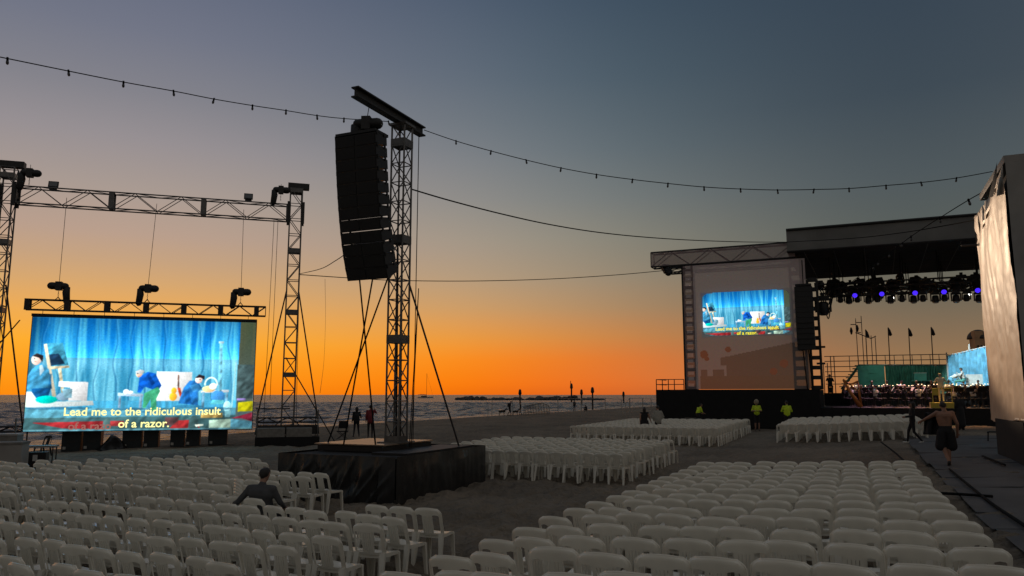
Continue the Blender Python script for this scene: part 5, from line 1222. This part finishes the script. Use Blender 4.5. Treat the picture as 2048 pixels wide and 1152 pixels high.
for k, (px, off) in enumerate(sx_):
    p = T(px, 800, off); t = thing('music_stand', f'lamp-lit music stand in the orchestra, {ORD[[q[0] for q in sorted(sx_)].index(px) + 1]} from the mesh wall side', 'music stand', (p.x, p.y, fz + (.1 if off > 4 else 0)), 'orchestra music stands', YAW + (random.uniform(1.5, 2.0) if k < 5 else random.uniform(-.7, .7)))
    for nm in ('base', 'pole', 'desk', 'score', 'lamp'): link(nm, sme[nm], t)
# harp
c = T(1706, 806, 1.8); c.z = fz; t = thing('concert_harp', 'golden harp glowing at the mesh wall side of the orchestra', 'harp', c)
part('column', MB().tube([c + Vv * .45, c + Vv * .35 + Z * 1.0, c - Vv * .5 + Z * 1.75], .045, 8), 'harp', t, True); part('sound_box', MB().tube([c + Vv * .45, c - Vv * .1 + Z * .9, c - Vv * .5 + Z * 1.7], [.16, .10, .05], 8), 'harp', t, True)
part('neck', MB().tube(smooth_pts([c - Vv * .5 + Z * 1.72, c - Vv * .1 + Z * 1.45, c + Vv * .35 + Z * 1.62]), .05, 6), 'harp', t, True); part('front_column', MB().tube([c + Vv * .5, c + Vv * .36 + Z * 1.6], .04, 8), 'harp', t, True)
# conductor on the podium
c = T(1884, 806, 1.2); c.z = fz
t = thing('podium', 'yellow lit podium box under the conductor', 'podium', c); part('box', MB().box(c + Z * .16, (.62, .5, .16), AX), 'podium', t); part('rail', MB().tube([c - Vv * .5 - Uv * .45 + Z * .3, c - Vv * .5 - Uv * .45 + Z * 1.15, c + Vv * .5 - Uv * .45 + Z * 1.15, c + Vv * .5 - Uv * .45 + Z * .3], .03, 6), 'podium', t); part('back_board', MB().box(c - Vv * .35 - Uv * .46 + Z * .95, (.16, .02, .2), AX), 'podium', t)
body('person', 'conductor in pale shirt standing on the lit podium before the orchestra', c + Z * .32, YAW, dict(elr=(.32, .06, 1.2), wrr=(.3, .32, 1.25), ell=(-.32, .06, 1.2), wrl=(-.3, .32, 1.25)), dict(torso='shirt_cream', arm='shirt_cream', fore='shirt_cream', leg='shirt_cream', hair='cap'), 1.75, .03)
# performers in the blue room and the stage hand on the scaffold
c = T(1908, 777, 6.4); c.z = set_z + .06
body('person', 'performer with long dark hair bending over the day bed', c, YAW - R(75), dict(pelvis=(0, -.2, .92), waist=(0, -.1, 1.06), chest=(0, .15, 1.16), neck=(0, .33, 1.16), head=(0, .45, 1.08), shr=(.17, .22, 1.18), shl=(-.17, .22, 1.18), elr=(.2, .35, .92), ell=(-.2, .35, .92), wrr=(.15, .5, .75), wrl=(-.15, .5, .75), hipr=(.09, -.2, .9), hipl=(-.09, -.2, .9)), dict(torso='white_cloth', arm='white_cloth', fore='skin', leg='blue_cloth'), 1.72, .03, extra=[((0, .45, 1.08), (0, .5, .85), .12, .07, 'hair')])
c = T(1927, 776, 6.0); c.z = set_z + .35
body('person', 'performer in pale coat seated on the day bed', c, YAW + R(80), SIT, dict(torso='white_cloth', arm='white_cloth', fore='white_cloth', leg='green_panel'), 1.72, .03)
c = T(1661, 782, 11); c.z = T(1661, 786, 11).z
mb = MB(); slab(mb, 1648, 1716, floor_z, c.z, 10.4, 11.9); part('side_riser', mb, 'stage_black', sb_); part('stool', MB().box(c + Z * .22, (.18, .18, .21), AX), 'stage_black', sb_)
body('person', 'dark figure sitting high beside the scaffold', c, YAW, SIT, dict(fore='cloth_black'), 1.75, .035)

# ------------------------------------------------------------------ festoon lights and cables overhead
bulb_me = MB().tube([(0, 0, 0), (0, 0, -.05), (0, 0, -.055), (0, 0, -.09), (0, 0, -.125), (0, 0, -.14)], [.018, .022, .026, .034, .026, .008], 8).mesh('festoon_bulb', 'bulb', True)
sock_me = MB().tube([(0, 0, .03), (0, 0, -.055)], [.022, .026], 8).mesh('festoon_socket', 'cable', True)
def festoon(label, pix, A, B, bulbs, r=.014, sock=1.0):
    A, B = Vector(A), Vector(B); d = Vector((B.x - A.x, B.y - A.y, 0)).normalized()
    pts = [on_plane(x, y, A, d) for x, y in pix]; t = thing('festoon_string', label, 'string lights', pts[0], 'festoon strings')
    sp = smooth_pts(pts, 8); part('wire', MB().tube(sp, r, 5), 'cable', t, True)
    def py_at(px):
        for (x0, y0), (x1, y1) in zip(pix[:-1], pix[1:]):
            if x0 <= px <= x1: return y0 + (y1 - y0) * (px - x0) / (x1 - x0)
    for b in bulbs:
        best = min((on_plane(b, py_at(b) or pix[0][1], A, d),), key=lambda q: 0); q = min((sp[i].lerp(sp[i + 1], k / 6) for i in range(len(sp) - 1) for k in range(6)), key=lambda s: (s - best).length)
        o = link('lamp_socket', sock_me, t); o.location = q - t.location; o.scale = (sock,) * 3; o.rotation_euler = (random.uniform(-.25, .25), random.uniform(-.25, .25), 0)
        o2 = link('bulb', bulb_me, o)
tt = UV(TU, TV, 10.5)
festoon('dark festoon string of unlit bulbs running from the near edge to the lattice mast', [(-70, 100), (15, 117), (137, 142), (247, 164), (347, 182), (428, 198), (505, 211), (572, 221), (634, 231), (688, 237), (778, 243)], P(-70, 100, 12.4), tt, [15, 137, 247, 347, 428, 505, 572, 634, 688, 738, 782], .011, .8)
festoon('dark sagging festoon string between the lattice mast and the wrapped tower', [(848, 260), (912, 282), (982, 302), (1052, 320), (1122, 336), (1193, 349), (1265, 359), (1336, 367), (1408, 374), (1481, 378), (1555, 380), (1628, 379), (1698, 377), (1772, 371), (1842, 365), (1913, 356), (1985, 343)], UV(TU + 1.0, TV, 0), nc + Uv * .4, [912, 982, 1052, 1122, 1193, 1265, 1336, 1408, 1481, 1555, 1628, 1698, 1772, 1842, 1913], .012, .85)
festoon('short festoon string dropping from the wrapped tower towards the stage roof', [(1700, 566), (1760, 521), (1822, 473), (1890, 429), (1937, 400), (1962, 386)], T(1700, 566, -.5), fcn, [1745, 1757, 1778, 1805, 1822, 1880, 1937], .018, 1.5)
def cable(label, pix, A, B, r):
    A, B = Vector(A), Vector(B); d = Vector((B.x - A.x, B.y - A.y, 0)).normalized()
    line_cable('overhead_cable', smooth_pts([on_plane(x, y, A, d) for x, y in pix], 6), r, label, 'cable', group='overhead cables')
cable('thin sagging cable from the lattice mast to the stage roof corner', [(822, 378), (900, 401), (1000, 427), (1100, 449), (1200, 465), (1300, 475), (1400, 481), (1500, 484), (1575, 484)], UV(TU, TV), T(1575, 484), .022)
cable('thin cable across the roof fascia of the stage', [(1575, 484), (1700, 477), (1800, 466), (1880, 453), (1962, 438)], T(1575, 484, -.3), fcn, .02)
cable('level thin cable from the gantry mast to the printed wall', [(597, 549), (700, 556), (800, 561), (950, 562), (1100, 558), (1230, 550), (1330, 541), (1372, 537)], RT, T(1372, 537), .022)
cable('short slack cable from the gantry mast to the loudspeaker column', [(597, 548), (640, 538), (670, 522), (692, 507)], RT, apos, .014)
cable('very thin cord hanging below the level cable', [(650, 558), (651, 640), (648, 720), (640, 786)], P(650, 558, 36), P(640, 786, 30), .008)
for i, (x0, y0, x1, y1) in enumerate(((548, 440, 527, 850), (556, 440, 540, 800), (603, 372, 592, 850), (485, 435, 479, 598))):
    if i == 3: continue
    a, b = S(x0, y0, .1), S(x1, y1, .1); line_cable('hoist_cable', [a, b], .012, ('thin slack hoist cable beside the gantry mast, outermost of three', 'thin hoist cable close beside the gantry mast', 'thin taut cable on the seaward side of the gantry mast')[i], 'cable')
# cables lying on the walkway
for lab, pix in (('thick black cable snaking over the mats from the walking man', [(1899, 938), (1940, 972), (1985, 1008), (2048, 1050), (2090, 1080)]), ('black cable along the sand edge of the mats', [(1762, 884), (1790, 905), (1815, 928)]), ('short black cable crossing the mats beside the chairs', [(1872, 986), (1930, 989), (1985, 993)]), ('black cable leading from the wrapped tower across the mats', [(1965, 912), (1990, 922), (2010, 930)])):
    line_cable('floor_cable', smooth_pts([G(x, y, .125) for x, y in pix], 8), .03, lab, 'cable', group='cables on the walkway')

# ------------------------------------------------------------------ out on the water and along the beach
def sea_pt(px, Y): p = P(px, 790, Y); return Vector((p.x, p.y, 0))
c = sea_pt(851, 760); t = thing('sailing_yacht', 'moored sailing yacht with bare mast on the horizon', 'boat', c); L = 15
mb = MB(); st_n = 9; pts = []
for i in range(st_n):
    x = -L / 2 + L * i / (st_n - 1); w = 1.9 * math.sin(math.pi * (.12 + .86 * (1 - i / (st_n - 1)) ** .8 * .62)) ; k = .9 + .5 * (i / (st_n - 1)) ** 2
    pts += [c + Vector((x, -w, k)), c + Vector((x, -w * .6, -.2)), c + Vector((x, w * .6, -.2)), c + Vector((x, w, k))]
mb.poly(pts, [(i * 4 + j, (i + 1) * 4 + j, (i + 1) * 4 + j + 1, i * 4 + j + 1) for i in range(st_n - 1) for j in range(3)] + [(i * 4 + 3, (i + 1) * 4 + 3, (i + 1) * 4, i * 4) for i in range(st_n - 1)] + [(0, 1, 2, 3), tuple((st_n - 1) * 4 + j for j in (3, 2, 1, 0))])
part('hull', mb, 'hull', t); part('cabin', MB().box(c + Vector((-1.5, 0, 1.7)), (3, 1.1, .6), top=.85), 'dark_steel', t); strut('mast', c + Vector((1, 0, 1)), c + Vector((1, 0, 24)), .16, 'dark_steel', t); strut('boom', c + Vector((1, 0, 3.2)), c + Vector((-5, 0, 3.6)), .25, 'dark_steel', t)
strut('forestay', c + Vector((1, 0, 23.5)), c + Vector((L / 2, 0, 1.5)), .06, 'dark_steel', t); part('bimini', MB().box(c + Vector((-5.2, 0, 3.4)), (1.9, 1.3, .15)), 'dark_steel', t); strut('bimini_post', c + Vector((-6.5, 0, 1)), c + Vector((-6.5, 0, 3.3)), .08, 'dark_steel', t)
# breakwater of boulders
bw = thing('breakwater', 'low dark breakwater of boulders in the water', 'breakwater', sea_pt(1060, 470)); rocks = []
for s in range(4):
    bm = bmesh.new(); bmesh.ops.create_icosphere(bm, subdivisions=2, radius=1)
    for v in bm.verts: v.co *= 1 + .35 * noise.noise(v.co * 1.3 + Vector((s * 9, 0, 0))); v.co.z *= .8
    me = bpy.data.meshes.new('boulder'); bm.to_mesh(me); bm.free(); me.materials.append(M['rock']); rocks.append(me)
for k in range(150):
    px = random.uniform(916, 1205); hgt = .7 + 1.1 * max(0, noise.noise((px * .03, 0, 3))) + .9 * (abs(px - 945) < 22) + .7 * (1060 < px < 1150)
    if px > 1160: hgt *= .5
    p = sea_pt(px, 470 + random.uniform(-8, 8)); o = link('boulder', rocks[k % 4], bw); s = random.uniform(1.0, 2.0); o.location = p - bw.location + Vector((0, 0, random.uniform(-.4, hgt))); o.scale = (s * 1.3, s * 1.2, s * random.uniform(.7, 1)); o.rotation_euler = (0, 0, random.uniform(0, 6))
for i, (px, Y, pt, hd, lab) in enumerate(((1040, 260, 784, 1.0, 'dark marker post with round top before the breakwater'), (1143, 330, 772, .9, 'tall marker post with thin antenna at the breakwater end'), (1163, 250, 784, .9, 'round-topped marker post close beside the antenna post'), (1185, 170, 780, 1.1, 'largest marker post standing nearest in the water'), (1247, 300, 788, .8, 'small low marker post near the wing base'))):
    c = sea_pt(px, Y); top = P(px, pt, Y).z; k = Y / F; t = thing('marker_post', lab, 'marker post', c, 'marker posts in the water')
    strut('post', c - Z * 1, (c.x, c.y, top), 1.6 * k, 'black', t); part('head', MB().capsule((c.x, c.y, top - 3 * k), (c.x, c.y, top + 3 * k), 3.4 * k * hd, 2.6 * k * hd, 10), 'black', t, True)
    if i == 1: strut('antenna', (c.x - k * 1.5, c.y, top), (c.x - k * 1.5, c.y, top + 10 * k), .6 * k, 'black', t)
# fence on the beach, post by post with wires
fn_px = [(976, 834, 815), (984, 832, 799), (1025, 832, 797), (1116, 826, 796), (1163, 835, 797), (1211, 832, 796), (1243, 833, 798), (1252, 834, 806), (1260, 835, 796), (1286, 828, 796), (1303, 832, 797)]
fen = thing('wire_fence', 'light wire fence on thin pale posts along the beach', 'fence', G(1160, 834)); tops = []
for i, (px, by, ty) in enumerate(fn_px):
    b = G(px, by); tp = P(px, ty, b.y); strut('post', b - Z * .1, (b.x, b.y, tp.z), .05 if px in (1116, 1286, 1260) else .035, 'post', fen); tops.append((b, tp.z))
for i in range(3, len(tops) - 1):
    for fz_ in ((1.0, .62, .3) if i > 4 else (1.0,)):
        (b0, z0), (b1, z1) = tops[i], tops[i + 1]; strut('wire', (b0.x, b0.y, b0.z + (z0 - b0.z) * fz_ * .98), (b1.x, b1.y, b1.z + (z1 - b1.z) * fz_ * .98), .02, 'post', fen)
a, b = G(1047, 831), G(1098, 829); t = thing('picket_barrier', 'leaning picket barrier behind the second stroller', 'barrier', a)
for k in range(17):
    q = a.lerp(b, k / 16); q = onto(q); h = 1.0 + .45 * math.sin(k / 16 * math.pi) ; strut('picket', q, q + Z * h + Vector((.12, 0, 0)), .035, 'picket', t)
strut('rail', onto(a, .95), onto(a.lerp(b, .75), 1.4), .04, 'picket', t); strut('rail', onto(a.lerp(b, .72), 1.42), onto(b, 1.0), .04, 'picket', t); strut('rail', onto(a, .3), onto(b, .35), .03, 'picket', t)
